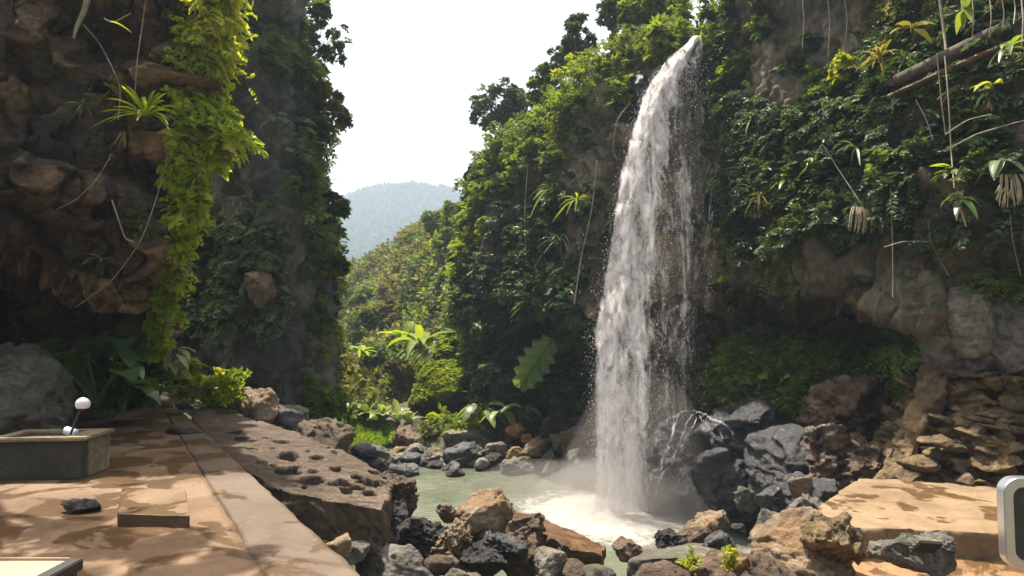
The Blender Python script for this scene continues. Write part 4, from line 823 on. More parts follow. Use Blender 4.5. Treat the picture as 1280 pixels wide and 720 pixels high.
FALL = [(71, 868, 878, 20.6), (45, 868, 877, 19.2), (55, 857, 880, 19.0), (73, 834, 883, 18.8), (105, 808, 886, 18.6), (146, 792, 888, 18.45), (210, 773, 890, 18.25), (280, 761, 890, 18.1), (340, 752, 888, 17.95), (410, 738, 884, 17.85), (460, 737, 880, 17.75), (520, 738, 876, 17.65), (580, 739, 872, 17.6), (640, 736, 872, 17.5)]
fb = at(800, 632, 17.5); wf = thing('waterfall', (fb[0], fb[1], -3.0), 'tall white waterfall plunging from the cliff into the pool', 'waterfall')
def sheet(name, mat, x0, x1, dY, dens, seed, nv=260, nu=90, lump=.12, top=0):
    """x0, x1: share of the fall's width; dens(u, v): opacity bias"""
    F_ = catmull(np.array(FALL[top:], float), nv); u = np.linspace(0, 1, nu); G_ = np.zeros((nv, nu, 3)); 
    v = np.linspace(top / 13, 1, nv)
    for i, (py, l_, r_, Y) in enumerate(F_):
        a, b = (x0(v[i]), x1(v[i])) if callable(x0) else (x0, x1)
        px = l_ + (r_ - l_) * (a + (b - a) * u); yy = Y + dY - .45 * np.sin(np.pi * u) * min(1, (b - a) * 1.3) * min(1, v[i] * 4)
        for j in range(nu): G_[i, j] = at(px[j], py, yy[j])
    G_[..., 1] += lump * fbm(G_ * np.array((1.2, 1.2, .5)), seed, 4) * 2; G_[..., 0] += .3 * lump * fbm(G_ * np.array((2, 2, .8)), seed + 1, 3) * 2
    U_ = G_[..., 0] + seed * 3.1; Vv = -G_[..., 2] + seed * 1.7
    s = Soup(); s.add(G_.reshape(-1, 3) - np.array((fb[0], fb[1], -3.0)), grid_faces(nv, nu), dens(u[None, :], v[:, None]).ravel() + np.zeros(nv * nu), np.stack([U_, Vv], -1))
    return obj(name, s.mesh(name, True), mat, wf)
edge = lambda u, k=.1: sstep(u, 0, k) * sstep(1 - u, 0, k)
mA, mB = fall_mat('falling_water', .33, .68, 4.2, .32, 2.6), fall_mat('falling_water_veil', .3, .8, 8, .25, 1.7)
sheet('left_curtain', mA, lambda v: -.03, lambda v: .34, -.2, lambda u, v: .42 * edge(u, .35) * (.4 + .6 * sstep(v, .1, .4)), 8)
sheet('main_curtain', mA, lambda v: 0, lambda v: .74, 0, lambda u, v: .47 * sstep(u, 0, .1) * sstep(1 - u, 0, .45) - .04 * v + .05 * (1 - u), 1)
sheet('inner_curtain', mA, lambda v: .06, lambda v: .55, -.35, lambda u, v: .36 * edge(u, .35) - .02 * v, 2, top=2)
sheet('back_curtain', mB, 0, 1, .35, lambda u, v: .2 * edge(u, .14) + .08 * (1 - v) * edge(u, .1), 3)
sheet('right_veil', mB, lambda v: .55, lambda v: 1.0, .1, lambda u, v: .25 * edge(u, .3) + .16 * np.clip(1 - 3 * v, 0, 1), 4)
sheet('foot_spray', mB, lambda v: -.1, lambda v: .75, -.6, lambda u, v: .38 * edge(u, .35) * sstep(v, .55, .95) - .3 * (1 - sstep(v, .5, .8)), 5, top=7)
def strand(s, pts, wd, seed):
    Q = catmull(np.array([at(*p) for p in pts]), 50); t = np.linspace(0, 1, 50); rg = np.random.default_rng(seed); T = nrm(np.gradient(Q, axis=0)); S = nrm(np.cross(T, (0, -1, .15)))
    Q = Q + S * (.06 * np.sin(t * 9 + seed) + .05 * rg.normal(0, .3, 50))[:, None]; ww = wd * (.5 + .8 * t)
    V = np.stack([Q + S * (ww * k)[:, None] + np.array((0, -.06 * (1 - abs(k)), 0)) for k in (-1, -.5, 0, .5, 1)], 1)
    s.add(V.reshape(-1, 3) - np.array((fb[0], fb[1], -3.0)), grid_faces(50, 5), np.tile(np.array((0, .3, .5, .3, 0)), 50) * np.repeat(1 - .3 * t, 5), np.stack([V[..., 0] * 2 + seed, -V[..., 2]], -1))
M['cascade'] = fall_mat('cascade_water', .3, .8, 9, .8, 4)
for i, (pts, wd) in enumerate([
    ([(878, 518, 17.5), (850, 517, 17.2), (836, 545, 16.9), (826, 580, 16.8), (812, 606, 16.6), (806, 628, 16.6)], .09),
    ([(872, 517, 17.3), (856, 528, 16.9), (846, 556, 16.8), (838, 585, 16.7), (822, 604, 16.6), (812, 628, 16.6)], .07),
    ([(880, 519, 17.2), (868, 521, 17.0), (860, 545, 16.8), (850, 572, 16.7), (846, 600, 16.6), (840, 626, 16.6)], .05),
    ([(868, 519, 17.2), (885, 518, 16.8), (902, 530, 16.3), (918, 548, 16.1)], .07), ([(872, 522, 17.1), (890, 530, 16.6), (905, 546, 16.2)], .05),
    ([(846, 556, 16.8), (834, 566, 16.7), (822, 590, 16.6), (808, 600, 16.6), (798, 622, 16.6)], .05), ([(838, 585, 16.7), (842, 604, 16.6), (850, 622, 16.6)], .04),
    ([(850, 520, 17.3), (830, 526, 17.2), (812, 548, 17.1), (800, 590, 17.0), (796, 628, 17.0)], .1),
    ([(826, 580, 16.8), (818, 590, 16.7), (800, 608, 16.6)], .04),
    ([(906, 196, 18.4), (890, 215, 18.3), (884, 250, 18.3), (882, 300, 18.3)], .05), ([(908, 222, 18.3), (893, 236, 18.2), (884, 262, 18.2), (880, 330, 18.2)], .06), ([(906, 262, 18.3), (892, 268, 18.2), (884, 290, 18.2), (882, 350, 18.2)], .05),
    ([(903, 300, 18.4), (890, 320, 18.3), (886, 370, 18.2)], .05), ([(900, 210, 18.3), (886, 226, 18.2), (878, 280, 18.2)], .04)]):
    s = Soup(); strand(s, pts, wd * .85, i + 1); obj('strand', s.mesh('strand', True), M['cascade'], wf)
rg = np.random.default_rng(4); n = 18000; v = rg.uniform(0.18, 1, n) ** .8; F_ = catmull(np.array(FALL, float), 400); r4 = F_[(v * 399).astype(int)]
side = rg.random(n); u = np.where(side < .1, .02 + rg.normal(0, .04, n), np.where(side < .97, rg.beta(1.6, 2.2, n), 1.0 + rg.normal(0, .03, n)))
pos = np.array([at(r4[i, 1] + (r4[i, 2] - r4[i, 1]) * u[i], r4[i, 0], r4[i, 3] - .25 + rg.normal(0, .35)) for i in range(n)]) - np.array((fb[0], fb[1], -3.0))
r_ = rg.gamma(1.5, .0024, n) + .002; T4 = nrm(np.array([(1, 1, 1), (1, -1, -1), (-1, 1, -1), (-1, -1, 1)]))
V = pos[:, None] + T4[None] * (r_[:, None, None] * np.array((1, 1, 2.2))); s = Soup(); s.add(V.reshape(-1, 3), (np.arange(n)[:, None, None] * 4 + np.array([[0, 1, 2], [0, 3, 1], [0, 2, 3], [1, 3, 2]])[None]).reshape(-1, 3))
wm, nt, nn, ll_ = new_mat('droplet_white'); o2 = nn.new('ShaderNodeOutputMaterial'); d2 = nn.new('ShaderNodeBsdfDiffuse'); d2.inputs[0].default_value = (.85, .83, .82, 1); t2 = nn.new('ShaderNodeBsdfTranslucent'); t2.inputs[0].default_value = (.85, .83, .82, 1); m2 = nn.new('ShaderNodeMixShader'); ll_.new(d2.outputs[0], m2.inputs[1]); ll_.new(t2.outputs[0], m2.inputs[2]); ll_.new(m2.outputs[0], o2.inputs[0])
o = obj('droplets', s.mesh('droplets'), wm, wf); o['kind'] = 'stuff'
# ------------------------------------------------------------------ vegetation
def surf(cl, px, py, behind=0.0):
    P, N = CL[cl]; qx, qy = to_px(P); d = (qx - px) ** 2 + (qy - py) ** 2
    c = np.argwhere(d < max(36, d.min() * 1.5 + 1)); 
    if len(c) == 0: i = np.unravel_index(np.argmin(d), d.shape)
    else:
        Ys = [P[tuple(k)][1] for k in c]; i = tuple(c[int(np.argmin(Ys))])
    return P[i].copy(), N[i].copy()
def pick(cl, wfn, K, rg, front=True):
    P, N = CL[cl]; qx, qy = to_px(P)
    area = np.linalg.norm(np.cross(np.gradient(P, axis=0), np.gradient(P, axis=1)), axis=-1)
    w_ = area * np.clip(wfn(qx, qy, P, N), 0, None)
    w_ = np.where((qx > -120) & (qx < 1400) & (qy > -180) & (qy < 760), w_, 0)
    i = rg.choice(w_.size, K, p=(w_ / w_.sum()).ravel())
    return P.reshape(-1, 3)[i], N.reshape(-1, 3)[i]
def clumps(s, C, N, R, m, rg, leaf=(.15, .085), k=6, droop=.5, up=.35, tint=.5, tv=.16, out=.55, stem=0.0, hang=0.0):
    K = len(C); R = np.broadcast_to(R, (K,)); tt = np.broadcast_to(tint, (K,)) + rg.normal(0, tv * .7, K)
    c = np.repeat(C, m, 0); n = np.repeat(N, m, 0); r = np.repeat(R, m); t = np.repeat(tt, m)
    q = nrm(rg.normal(0, 1, c.shape)) * rg.random((len(c), 1)) ** .5
    B = c + q * (r * .7)[:, None] + n * (r * .25)[:, None]
    if hang: B[:, 2] -= r * hang * rg.random(len(c))
    D = n * out + q * .6 + rg.normal(0, .35, c.shape) + np.array((0, 0, up))
    ls = np.repeat(np.exp(rg.normal(0, .3, K)), m)
    fronds(s, B, D, r * rg.uniform(.5, 1.05, len(c)), k, leaf[0] * ls, leaf[1] * ls, droop * rg.uniform(.5, 1.5, len(c)), t + rg.normal(0, tv, len(c)), rng=rg, stemr=stem)
def box(x, y, x0, x1, y0, y1, soft=18):
    return sstep(x, x0 - soft, x0 + soft) * (1 - sstep(x, x1 - soft, x1 + soft)) * sstep(y, y0 - soft, y0 + soft) * (1 - sstep(y, y1 - soft, y1 + soft))
def cover(label_name, cl, wfn, K, R, m, mat, seed, **k):
    rg = np.random.default_rng(seed); C, N = pick(cl, wfn, K, rg); s = Soup()
    N = nrm(N + np.array((0, 0, .15))); r = rg.uniform(R[0], R[1], K)
    clumps(s, C - N * .05, N, r, m, rg, **k)
    return tag(obj(label_name, s.mesh(label_name), M[mat]), kind='stuff')
patchy = lambda P, f, sd, lo, hi: sstep(fbm(P * f, sd, 3), lo, hi)

# gorge cliff: leaf colours painted for the shaded face, lit top and left edge
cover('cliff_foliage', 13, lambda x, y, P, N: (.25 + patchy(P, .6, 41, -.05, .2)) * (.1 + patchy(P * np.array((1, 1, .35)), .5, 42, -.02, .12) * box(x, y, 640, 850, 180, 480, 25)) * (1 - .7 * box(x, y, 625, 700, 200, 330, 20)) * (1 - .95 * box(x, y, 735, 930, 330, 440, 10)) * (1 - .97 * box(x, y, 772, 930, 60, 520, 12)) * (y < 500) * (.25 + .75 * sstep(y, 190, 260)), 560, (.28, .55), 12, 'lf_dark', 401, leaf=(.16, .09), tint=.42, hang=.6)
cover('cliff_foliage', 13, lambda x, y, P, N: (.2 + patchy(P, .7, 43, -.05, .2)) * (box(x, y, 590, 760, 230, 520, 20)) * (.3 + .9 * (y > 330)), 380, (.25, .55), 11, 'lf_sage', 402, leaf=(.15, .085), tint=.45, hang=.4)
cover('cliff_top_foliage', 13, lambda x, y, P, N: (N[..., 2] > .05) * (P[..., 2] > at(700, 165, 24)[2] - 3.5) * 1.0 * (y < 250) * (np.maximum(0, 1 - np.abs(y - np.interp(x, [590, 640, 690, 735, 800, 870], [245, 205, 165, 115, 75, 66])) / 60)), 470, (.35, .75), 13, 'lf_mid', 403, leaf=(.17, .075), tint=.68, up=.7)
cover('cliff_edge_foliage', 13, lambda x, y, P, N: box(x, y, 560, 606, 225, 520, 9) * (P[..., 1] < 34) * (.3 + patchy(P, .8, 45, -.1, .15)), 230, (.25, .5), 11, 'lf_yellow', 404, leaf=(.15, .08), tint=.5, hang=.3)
cover('moss_fern', 13, lambda x, y, P, N: box(x, y, 610, 745, 400, 520, 12), 420, (.2, .42), 11, 'lf_dark', 405, leaf=(.12, .07), tint=.6, hang=.3)
# overhang cliff
cover('cliff_foliage', 14, lambda x, y, P, N: (.1 + patchy(P, .55, 51, -.05, .15)) * (.2 + box(x, y, 895, 1180, 100, 330, 30)) * (1 - .92 * box(x, y, 925, 1060, -40, 110, 15)) * (1 - .9 * box(x, y, 1120, 1190, 100, 190, 12)) * (1 - sstep(y, 262 + .08 * (x - 900) + 30 * (x < 990), 296 + .08 * (x - 900) + 30 * (x < 990))) * sstep(x, 895, 925) * (1 - .7 * box(x, y, 1060, 1280, 235, 420, 20)), 820, (.25, .5), 12, 'lf_dark', 411, leaf=(.13, .075), tint=.42, hang=.7)
cover('cliff_foliage', 14, lambda x, y, P, N: (.15 + patchy(P, .8, 53, -.0, .18)) * (.1 + box(x, y, 880, 1280, 120, 300, 30)) * (y < 285) * (1 - .6 * box(x, y, 1060, 1280, 240, 420, 20)) * (1 - .95 * box(x, y, 925, 1060, -60, 110, 15)) * sstep(x, 900, 930), 400, (.2, .45), 11, 'lf_sage', 412, leaf=(.13, .075), tint=.4, hang=.5)
cover('cliff_top_foliage', 14, lambda x, y, P, N: (.05 + box(x, y, 888, 940, -40, 130, 12) * patchy(P, .8, 55, -.15, .1)) * (x > 885), 170, (.25, .55), 12, 'lf_mid', 413, leaf=(.14, .07), tint=.55, hang=.5)
cover('dry_foliage', 14, lambda x, y, P, N: box(x, y, 1090, 1280, -20, 110, 20) + .5 * box(x, y, 880, 1000, 210, 330, 15), 260, (.2, .4), 9, 'lf_olive', 414, leaf=(.12, .05), tint=.5, hang=.8, droop=1.1)
cover('cave_fern', 14, lambda x, y, P, N: box(x, y, 880, 1168, 436, 508, 9) * (.25 + patchy(P, .9, 57, -.1, .12)), 1500, (.22, .45), 13, 'lf_mid', 415, leaf=(.12, .07), tint=.8, up=.5)
# ravine cliff
cover('cliff_foliage', 12, lambda x, y, P, N: (.15 + patchy(P, .6, 61, -.05, .15)) * (1 - sstep(y, 360, 420)) * (.35 + box(x, y, 330, 410, 60, 330, 20)) * sstep(fbm(P * np.array((.9, .9, .4)), 62, 3), -.12, .1), 720, (.22, .5), 12, 'lf_sage', 421, leaf=(.14, .08), tint=.7, hang=.5)
cover('cliff_ivy', 12, lambda x, y, P, N: box(x, y, 205, 345, 285, 405, 16) * (.3 + patchy(P, .9, 63, -.1, .1)), 480, (.2, .4), 9, 'lf_sage', 422, leaf=(.2, .15), k=4, tint=.8, hang=.7)
cover('cliff_edge_foliage', 12, lambda x, y, P, N: box(x, y, 372, 425, 125, 520, 8) * (P[..., 1] < 25) * (.15 + patchy(P, .9, 65, -.1, .15)), 300, (.2, .45), 11, 'lf_mid', 423, leaf=(.14, .085), tint=.7, hang=.4)
cover('cliff_fern', 12, lambda x, y, P, N: box(x, y, 270, 385, 35, 110, 16) + .5 * box(x, y, 330, 400, 210, 300, 14), 260, (.3, .55), 11, 'lf_dark', 424, leaf=(.13, .03), k=10, tint=.8, up=.6)
cover('cliff_top_foliage', 12, lambda x, y, P, N: box(x, y, 240, 340, -100, 60, 10) * 1.0, 280, (.3, .6), 12, 'lf_dark', 425, leaf=(.15, .08), tint=.55)
# cave cliff: sparse wiry growth
cover('dry_foliage', 11, lambda x, y, P, N: box(x, y, 120, 240, 60, 330, 15) * (.1 + patchy(P, 1.2, 67, -.05, .1)), 150, (.1, .22), 8, 'lf_olive', 431, leaf=(.06, .025), tint=.4, hang=1.0, droop=1.1)
# far hill and valley side
def far_cover(name, cl, K, R, L, mat, seed, wfn, tint=.5, m=12):
    rg = np.random.default_rng(seed); C, N = pick(cl, wfn, K, rg); s = Soup(); r = rg.uniform(R[0], R[1], K); tt = np.repeat(rg.normal(tint, .2, K), m)
    q = nrm(rg.normal(0, 1, (K * m, 3))); q[:, 2] = np.abs(q[:, 2]); B = np.repeat(C, m, 0) + q * (np.repeat(r, m) * rg.random(K * m) ** .4)[:, None]
    D = q + rg.normal(0, .5, q.shape); leaf_soup(s, B, D, q + np.array((0, 0, .5)), L * rg.uniform(.6, 1.3, K * m), L * .7, tt)
    tag(obj(name, s.mesh(name), M[mat]), kind='stuff')
far_cover('hill_forest', 16, 6000, (6, 13), 4.2, 'lf_far', 441, lambda x, y, P, N: (y < 400) * (x > 380) * (x < 660) * (1 + 3 * (y < 250)), m=14)
far_cover('valley_undergrowth', 17, 2600, (.5, 1.3), .42, 'lf_olive', 442, lambda x, y, P, N: (x > 400) * (x < 640) * 1.0 / np.maximum(P[..., 1], 20) ** 1.6, m=22)
far_cover('valley_undergrowth', 17, 1800, (.5, 1.3), .38, 'lf_mid', 443, lambda x, y, P, N: (x > 400) * (x < 640) * 1.0 / np.maximum(P[..., 1], 20) ** 1.6, tint=.6, m=22)

# ---- trees
def tree(label, base, crown, size, Y, mat='lf_mid', seed=1, nb=14, leaf=(.2, .11), m=26, tint=.5, group=None, loose=1.0, trunk=.09, name='tree', dY=1.0, cat='tree', rb=.38, k=6):
    """base, crown: pixels of the trunk foot and of the crown's middle; size: crown half width and height in pixels"""
    rg = np.random.default_rng(seed); B = at(*base, Y) if len(base) == 2 else np.array(base); Cc = at(*crown, Y - .1); rx, rz = size[0] / F_PX * Y, size[1] / F_PX * Y; ry = rx * dY
    t = thing(name, B, label, cat, group)
    q = nrm(rg.normal(0, 1, (nb, 3))) * rg.uniform(.35, 1, (nb, 1)) ** .6; bl = Cc - B + q * np.array((rx, ry, rz)) * .8
    fork = (Cc - B) * .45 + rg.normal(0, .1, 3) * rx
    s = Soup(); tube(s, [(0, 0, -.15), fork * .5 + rg.normal(0, .12, 3) * rx, fork], [trunk, trunk * .8, trunk * .65], 7, n=12)
    for b in bl: tube(s, [fork * .97, fork * .5 + b * .5 + rg.normal(0, .12, 3) * rx, b], [trunk * .5, trunk * .3, trunk * .1], 5, n=9)
    obj('trunk', s.mesh('trunk', True), M['bark'], t)
    s = Soup(); r = rb * (rx * ry * rz) ** (1 / 3) * rg.uniform(.7, 1.3, nb); clumps(s, bl, nrm(q + np.array((0, 0, .6))), r * loose, m, rg, leaf=leaf, tint=tint, up=.3, k=k, stem=.004)
    obj('crown', s.mesh('crown'), M[mat], t); return t
TR = 'trees on the skyline'
tree('dark airy tree leaning out from the top of the ravine cliff', (362, 100), (398, 44), (42, 56), 20.5, 'lf_sage', 1, 46, (.13, .065), 11, .7, None, .8, .05, rb=.15)
tree('dense dark tree at the top of the ravine cliff behind the airy one', (345, 60), (352, 10), (34, 34), 21.5, 'lf_dark', 2, 14, (.17, .1), 30, .45)
tree('shrubby tree overhanging the right edge of the ravine cliff', (392, 185), (408, 146), (24, 40), 19.4, 'lf_olive', 3, 12, (.14, .09), 24, .55, None, .9, .04)
tree('dark leafy branch reaching right from the middle of the ravine cliff', (400, 285), (418, 266), (18, 26), 19.6, 'lf_mid', 4, 9, (.16, .12), 20, .35, None, .9, .03, name='shrub', cat='shrub')
tree('lower leafy branch on the right edge of the ravine cliff', (402, 345), (414, 322), (18, 20), 19.6, 'lf_mid', 5, 8, (.16, .12), 20, .55, None, .9, .03, name='shrub', cat='shrub')
tree('round dark tree standing alone at the left of the gorge skyline', (632, 172), (620, 132), (40, 36), 29.5, 'lf_sage', 6, 46, (.15, .08), 14, .65, TR, .8, .07, rb=.2)
tree('second dark tree just right of the round skyline tree', (650, 170), (655, 132), (30, 32), 29, 'lf_sage', 7, 36, (.15, .08), 14, .65, TR, .8, .07, rb=.2)
tree('small bushy tree between the skyline trees and the bright ferns', (682, 150), (682, 112), (30, 30), 27, 'lf_mid', 8, 42, (.15, .08), 14, .65, TR, .8, .07, rb=.24)
tree('bluish slender tree with a wispy tip on the skyline', (716, 100), (722, 52), (24, 38), 26.5, 'lf_sage', 9, 36, (.15, .08), 14, .65, TR, .8, .06, rb=.24)
tree('pale wispy sapling left of the slender skyline tree', (702, 110), (700, 78), (20, 32), 27, 'lf_sage', 10, 27, (.15, .08), 14, .65, TR, .8, .04, rb=.24)
tree('tall dark tree above the bright ferns at the top', (768, 66), (768, 14), (24, 40), 25, 'lf_sage', 11, 36, (.15, .08), 14, .65, TR, .8, .07, rb=.24)
tree('green tree filling the skyline left of the waterfall lip', (800, 52), (800, 14), (28, 30), 24, 'lf_mid', 12, 54, (.15, .08), 14, .65, TR, .8, .08, rb=.24)
tree('drooping yellow green tree hanging over the waterfall lip', (838, 40), (832, 4), (28, 30), 22.5, 'lf_yellow', 13, 16, (.18, .07), 24, .45, TR, .9, .07)
tree('bright green bush tree just right of the waterfall lip', (912, 46), (904, 6), (28, 34), 19.8, 'lf_yellow', 14, 14, (.15, .08), 24, .4, TR, .9, .07)
VT = 'trees on the valley side'
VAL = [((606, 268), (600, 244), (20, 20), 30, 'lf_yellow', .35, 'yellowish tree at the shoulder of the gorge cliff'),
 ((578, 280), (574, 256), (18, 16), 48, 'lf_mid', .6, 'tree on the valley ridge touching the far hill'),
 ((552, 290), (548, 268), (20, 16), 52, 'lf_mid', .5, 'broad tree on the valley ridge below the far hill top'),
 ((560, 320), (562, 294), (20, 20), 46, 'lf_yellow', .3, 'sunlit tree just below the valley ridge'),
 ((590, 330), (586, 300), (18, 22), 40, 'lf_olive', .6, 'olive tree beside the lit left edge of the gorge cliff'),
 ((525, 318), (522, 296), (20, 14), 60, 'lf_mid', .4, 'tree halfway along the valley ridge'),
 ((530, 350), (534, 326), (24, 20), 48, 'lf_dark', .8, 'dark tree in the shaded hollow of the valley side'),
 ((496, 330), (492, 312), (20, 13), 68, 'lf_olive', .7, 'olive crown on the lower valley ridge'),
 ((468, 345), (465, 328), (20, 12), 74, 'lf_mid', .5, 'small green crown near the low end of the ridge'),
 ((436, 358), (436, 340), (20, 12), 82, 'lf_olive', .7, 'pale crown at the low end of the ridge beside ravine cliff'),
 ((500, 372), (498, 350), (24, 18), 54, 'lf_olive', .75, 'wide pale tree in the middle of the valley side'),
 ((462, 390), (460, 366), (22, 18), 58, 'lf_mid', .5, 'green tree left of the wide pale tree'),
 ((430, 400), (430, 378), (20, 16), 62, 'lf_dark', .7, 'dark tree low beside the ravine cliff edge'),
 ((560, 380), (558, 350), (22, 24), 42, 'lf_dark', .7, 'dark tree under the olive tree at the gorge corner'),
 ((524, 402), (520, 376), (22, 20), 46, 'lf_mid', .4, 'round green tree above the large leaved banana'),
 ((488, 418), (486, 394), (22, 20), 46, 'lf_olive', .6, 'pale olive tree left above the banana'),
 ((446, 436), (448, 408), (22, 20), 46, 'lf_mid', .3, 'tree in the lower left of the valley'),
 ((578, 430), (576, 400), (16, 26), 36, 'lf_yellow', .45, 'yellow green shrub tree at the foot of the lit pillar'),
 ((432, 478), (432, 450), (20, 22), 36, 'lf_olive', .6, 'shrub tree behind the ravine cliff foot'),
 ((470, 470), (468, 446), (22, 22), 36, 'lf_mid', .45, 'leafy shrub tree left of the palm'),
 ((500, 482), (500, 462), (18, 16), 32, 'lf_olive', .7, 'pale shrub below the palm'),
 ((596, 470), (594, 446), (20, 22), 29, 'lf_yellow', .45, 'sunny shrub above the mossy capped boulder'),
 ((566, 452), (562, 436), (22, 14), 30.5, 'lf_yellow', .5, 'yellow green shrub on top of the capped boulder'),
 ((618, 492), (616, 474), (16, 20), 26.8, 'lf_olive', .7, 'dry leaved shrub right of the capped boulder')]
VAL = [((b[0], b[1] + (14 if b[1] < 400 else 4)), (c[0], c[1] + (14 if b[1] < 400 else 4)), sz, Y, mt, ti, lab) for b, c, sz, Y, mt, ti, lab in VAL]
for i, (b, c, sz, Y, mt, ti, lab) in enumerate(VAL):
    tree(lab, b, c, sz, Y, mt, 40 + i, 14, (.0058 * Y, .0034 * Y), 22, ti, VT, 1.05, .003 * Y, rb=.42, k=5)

# leaning tree rooted on top of the cave cliff; its crown is above the picture and dapples the path
def lean():
    rg = np.random.default_rng(77); B = np.array((-7.2, 9.4, 5.6)); t = thing('tree', B, 'tree leaning out from the top of the cave cliff over the path', 'tree'); s = Soup(); s2 = Soup()
    bl = np.array((-5.0, 7.1, 7.0)) + rg.normal(0, 1, (22, 3)) * np.array((.75, .6, .25)) - B; fk = np.array((-6, 8.2, 6.7)) - B; tube(s, [(0, 0, -.4), fk * .5 + (0, 0, .2), fk], [.1, .08, .06], 7, n=12)
    for b in bl: tube(s, [fk, fk * .4 + b * .6 + (0, 0, .1), b], [.035, .02, .008], 5, n=9)
    clumps(s2, bl, nrm(bl - fk), .32, 20, rg, leaf=(.14, .08), k=6, stem=.004); obj('trunk', s.mesh('trunk', True), M['bark'], t); obj('crown', s2.mesh('crown'), M['lf_mid'], t)
lean()
bl_prof0 = np.array((.05, .5, .85, 1, .97, .9, .78, .6, .35, .02))
# ---- shrubs and ferns growing on the cliffs
def plant(label, px, py, Y, r, mat, seed, n=60, leaf=(.13, .07), k=6, tint=.5, droop=.6, up=.5, name='shrub', cat='shrub', group=None, cl=None, nrmv=(0, -.6, .4), stem=.005, hang=0.0):
    rg = np.random.default_rng(seed)
    if cl: c, nv = surf(cl, px, py); nv = nrm(nv * .7 + np.array((0, 0, .3)))
    else: c, nv = at(px, py, Y), nrm(np.array(nrmv, float))
    t = thing(name, c, label, cat, group); s = Soup()
    for k2 in range(5):
        e = nv * r * .6 + rg.normal(0, .3, 3) * r; tube(s, [(-nv * .1), e * .5 + rg.normal(0, .05, 3) * r, e], [.018, .012, .005], 5, n=8)
    obj('stem', s.mesh('stem', True), M['bark'], t); s = Soup()
    C = np.stack([nv * r * .35 + rg.normal(0, .33, 3) * r for _ in range(7)]); clumps(s, C, nrm(C + nv * r), r * .6, max(3, n // 7), rg, leaf=leaf, k=k, tint=tint, droop=droop, up=up, stem=stem, hang=hang)
    obj('leaves', s.mesh('leaves'), M[mat], t); return t
def fern(label, px, py, Y, L, Wd, n, mat, seed, el=(.2, 1.3), droop=.7, tint=.5, name='fern', cat='fern', fold=.3, wave=0.0, cl=None, rz=(0, 6.28), prof=None, group=None, part='leaves', off=(0, 0, 0)):
    """rosette of long undivided blades"""
    rg = np.random.default_rng(seed)
    c = surf(cl, px, py)[0] + np.array((0, -.1, 0)) if cl else at(px, py, Y)
    c = c + np.array(off); t = thing(name, c, label, cat, group); a = rg.uniform(*rz, n); e = rg.uniform(*el, n)
    D = np.stack([np.cos(a) * np.cos(e), np.sin(a) * np.cos(e), np.sin(e)], -1)
    s = Soup(); straps(s, D * .05 * L, D, L * rg.uniform(.7, 1.1, n), Wd * rg.uniform(.7, 1.15, n), droop * rg.uniform(.6, 1.4, n), 10, rg.normal(tint, .12, n), prof=prof, fold=fold, wave=wave, rng=rg)
    obj(part, s.mesh(part, True), M[mat], t)
    s = Soup(); tube(s, [(0, 0, -.12 * L), (0, 0, .1 * L)], [.04 * L + .01, .03 * L + .01], 7); obj('crown_base', s.mesh('crown_base', True), M['bark'], t); return t
SG = 'bright shrubs along the top of the gorge cliff'
for i, (px, py, Y, r, mt, ti, lf, lab) in enumerate([
 (606, 238, 29.5, .8, 'lf_mid', .5, (.2, .06), 'feathery shrub at the far left tip of the gorge cliff top'),
 (636, 220, 28, .8, 'lf_yellow', .35, (.2, .06), 'ferny shrub below the round skyline tree'),
 (668, 200, 26.5, .9, 'lf_yellow', .4, (.2, .07), 'bright shrub below the second skyline tree'),
 (690, 166, 25.5, .9, 'lf_mid', .6, (.2, .07), 'green shrub in front of the small bushy skyline tree'),
 (726, 122, 23.5, .95, 'lf_yellow', .4, (.2, .06), 'bright feathery shrub left of the big fern mound'),
 (748, 108, 22.6, 1.0, 'lf_yellow', .5, (.2, .06), 'big bright feathery mound near the top of the gorge cliff'),
 (732, 156, 23, .8, 'lf_yellow', .3, (.18, .06), 'drooping shrub under the bright feathery mound'),
 (790, 90, 21.8, .9, 'lf_olive', .6, (.18, .07), 'brownish green bush left of the waterfall lip'),
 (820, 76, 21.2, .8, 'lf_olive', .7, (.16, .07), 'reddish tinged bush touching the waterfall lip'),
 (774, 128, 21.4, .8, 'lf_yellow', .45, (.2, .05), 'spreading fern shrub beside the upper waterfall'),
 (716, 194, 23.2, .7, 'lf_olive', .6, (.16, .07), 'olive shrub on the gorge cliff under the drooping shrub')]):
    plant(lab, px, py, Y - .5, r, mt, 500 + i, 90, lf, 8, ti, .8, .6, group=SG, nrmv=(-.2, -.7, .5))
plant('leafy shrub hanging over the left corner of the waterfall lip', 822, 62, 19.6, .5, 'lf_yellow', 530, 60, (.15, .07), 7, .45, .9, .3, hang=.8)
plant('leafy shrub hanging over the right corner of the waterfall lip', 918, 40, 18.9, .5, 'lf_mid', 531, 60, (.14, .07), 7, .6, .9, .3, hang=1.2)
plant('yellow green tuft drooping beside the lip', 852, 12, 20.8, .45, 'lf_yellow', 532, 60, (.16, .06), 7, .5, 1.0, .3, hang=.8)
CS = 'shrubs on the overhang cliff'
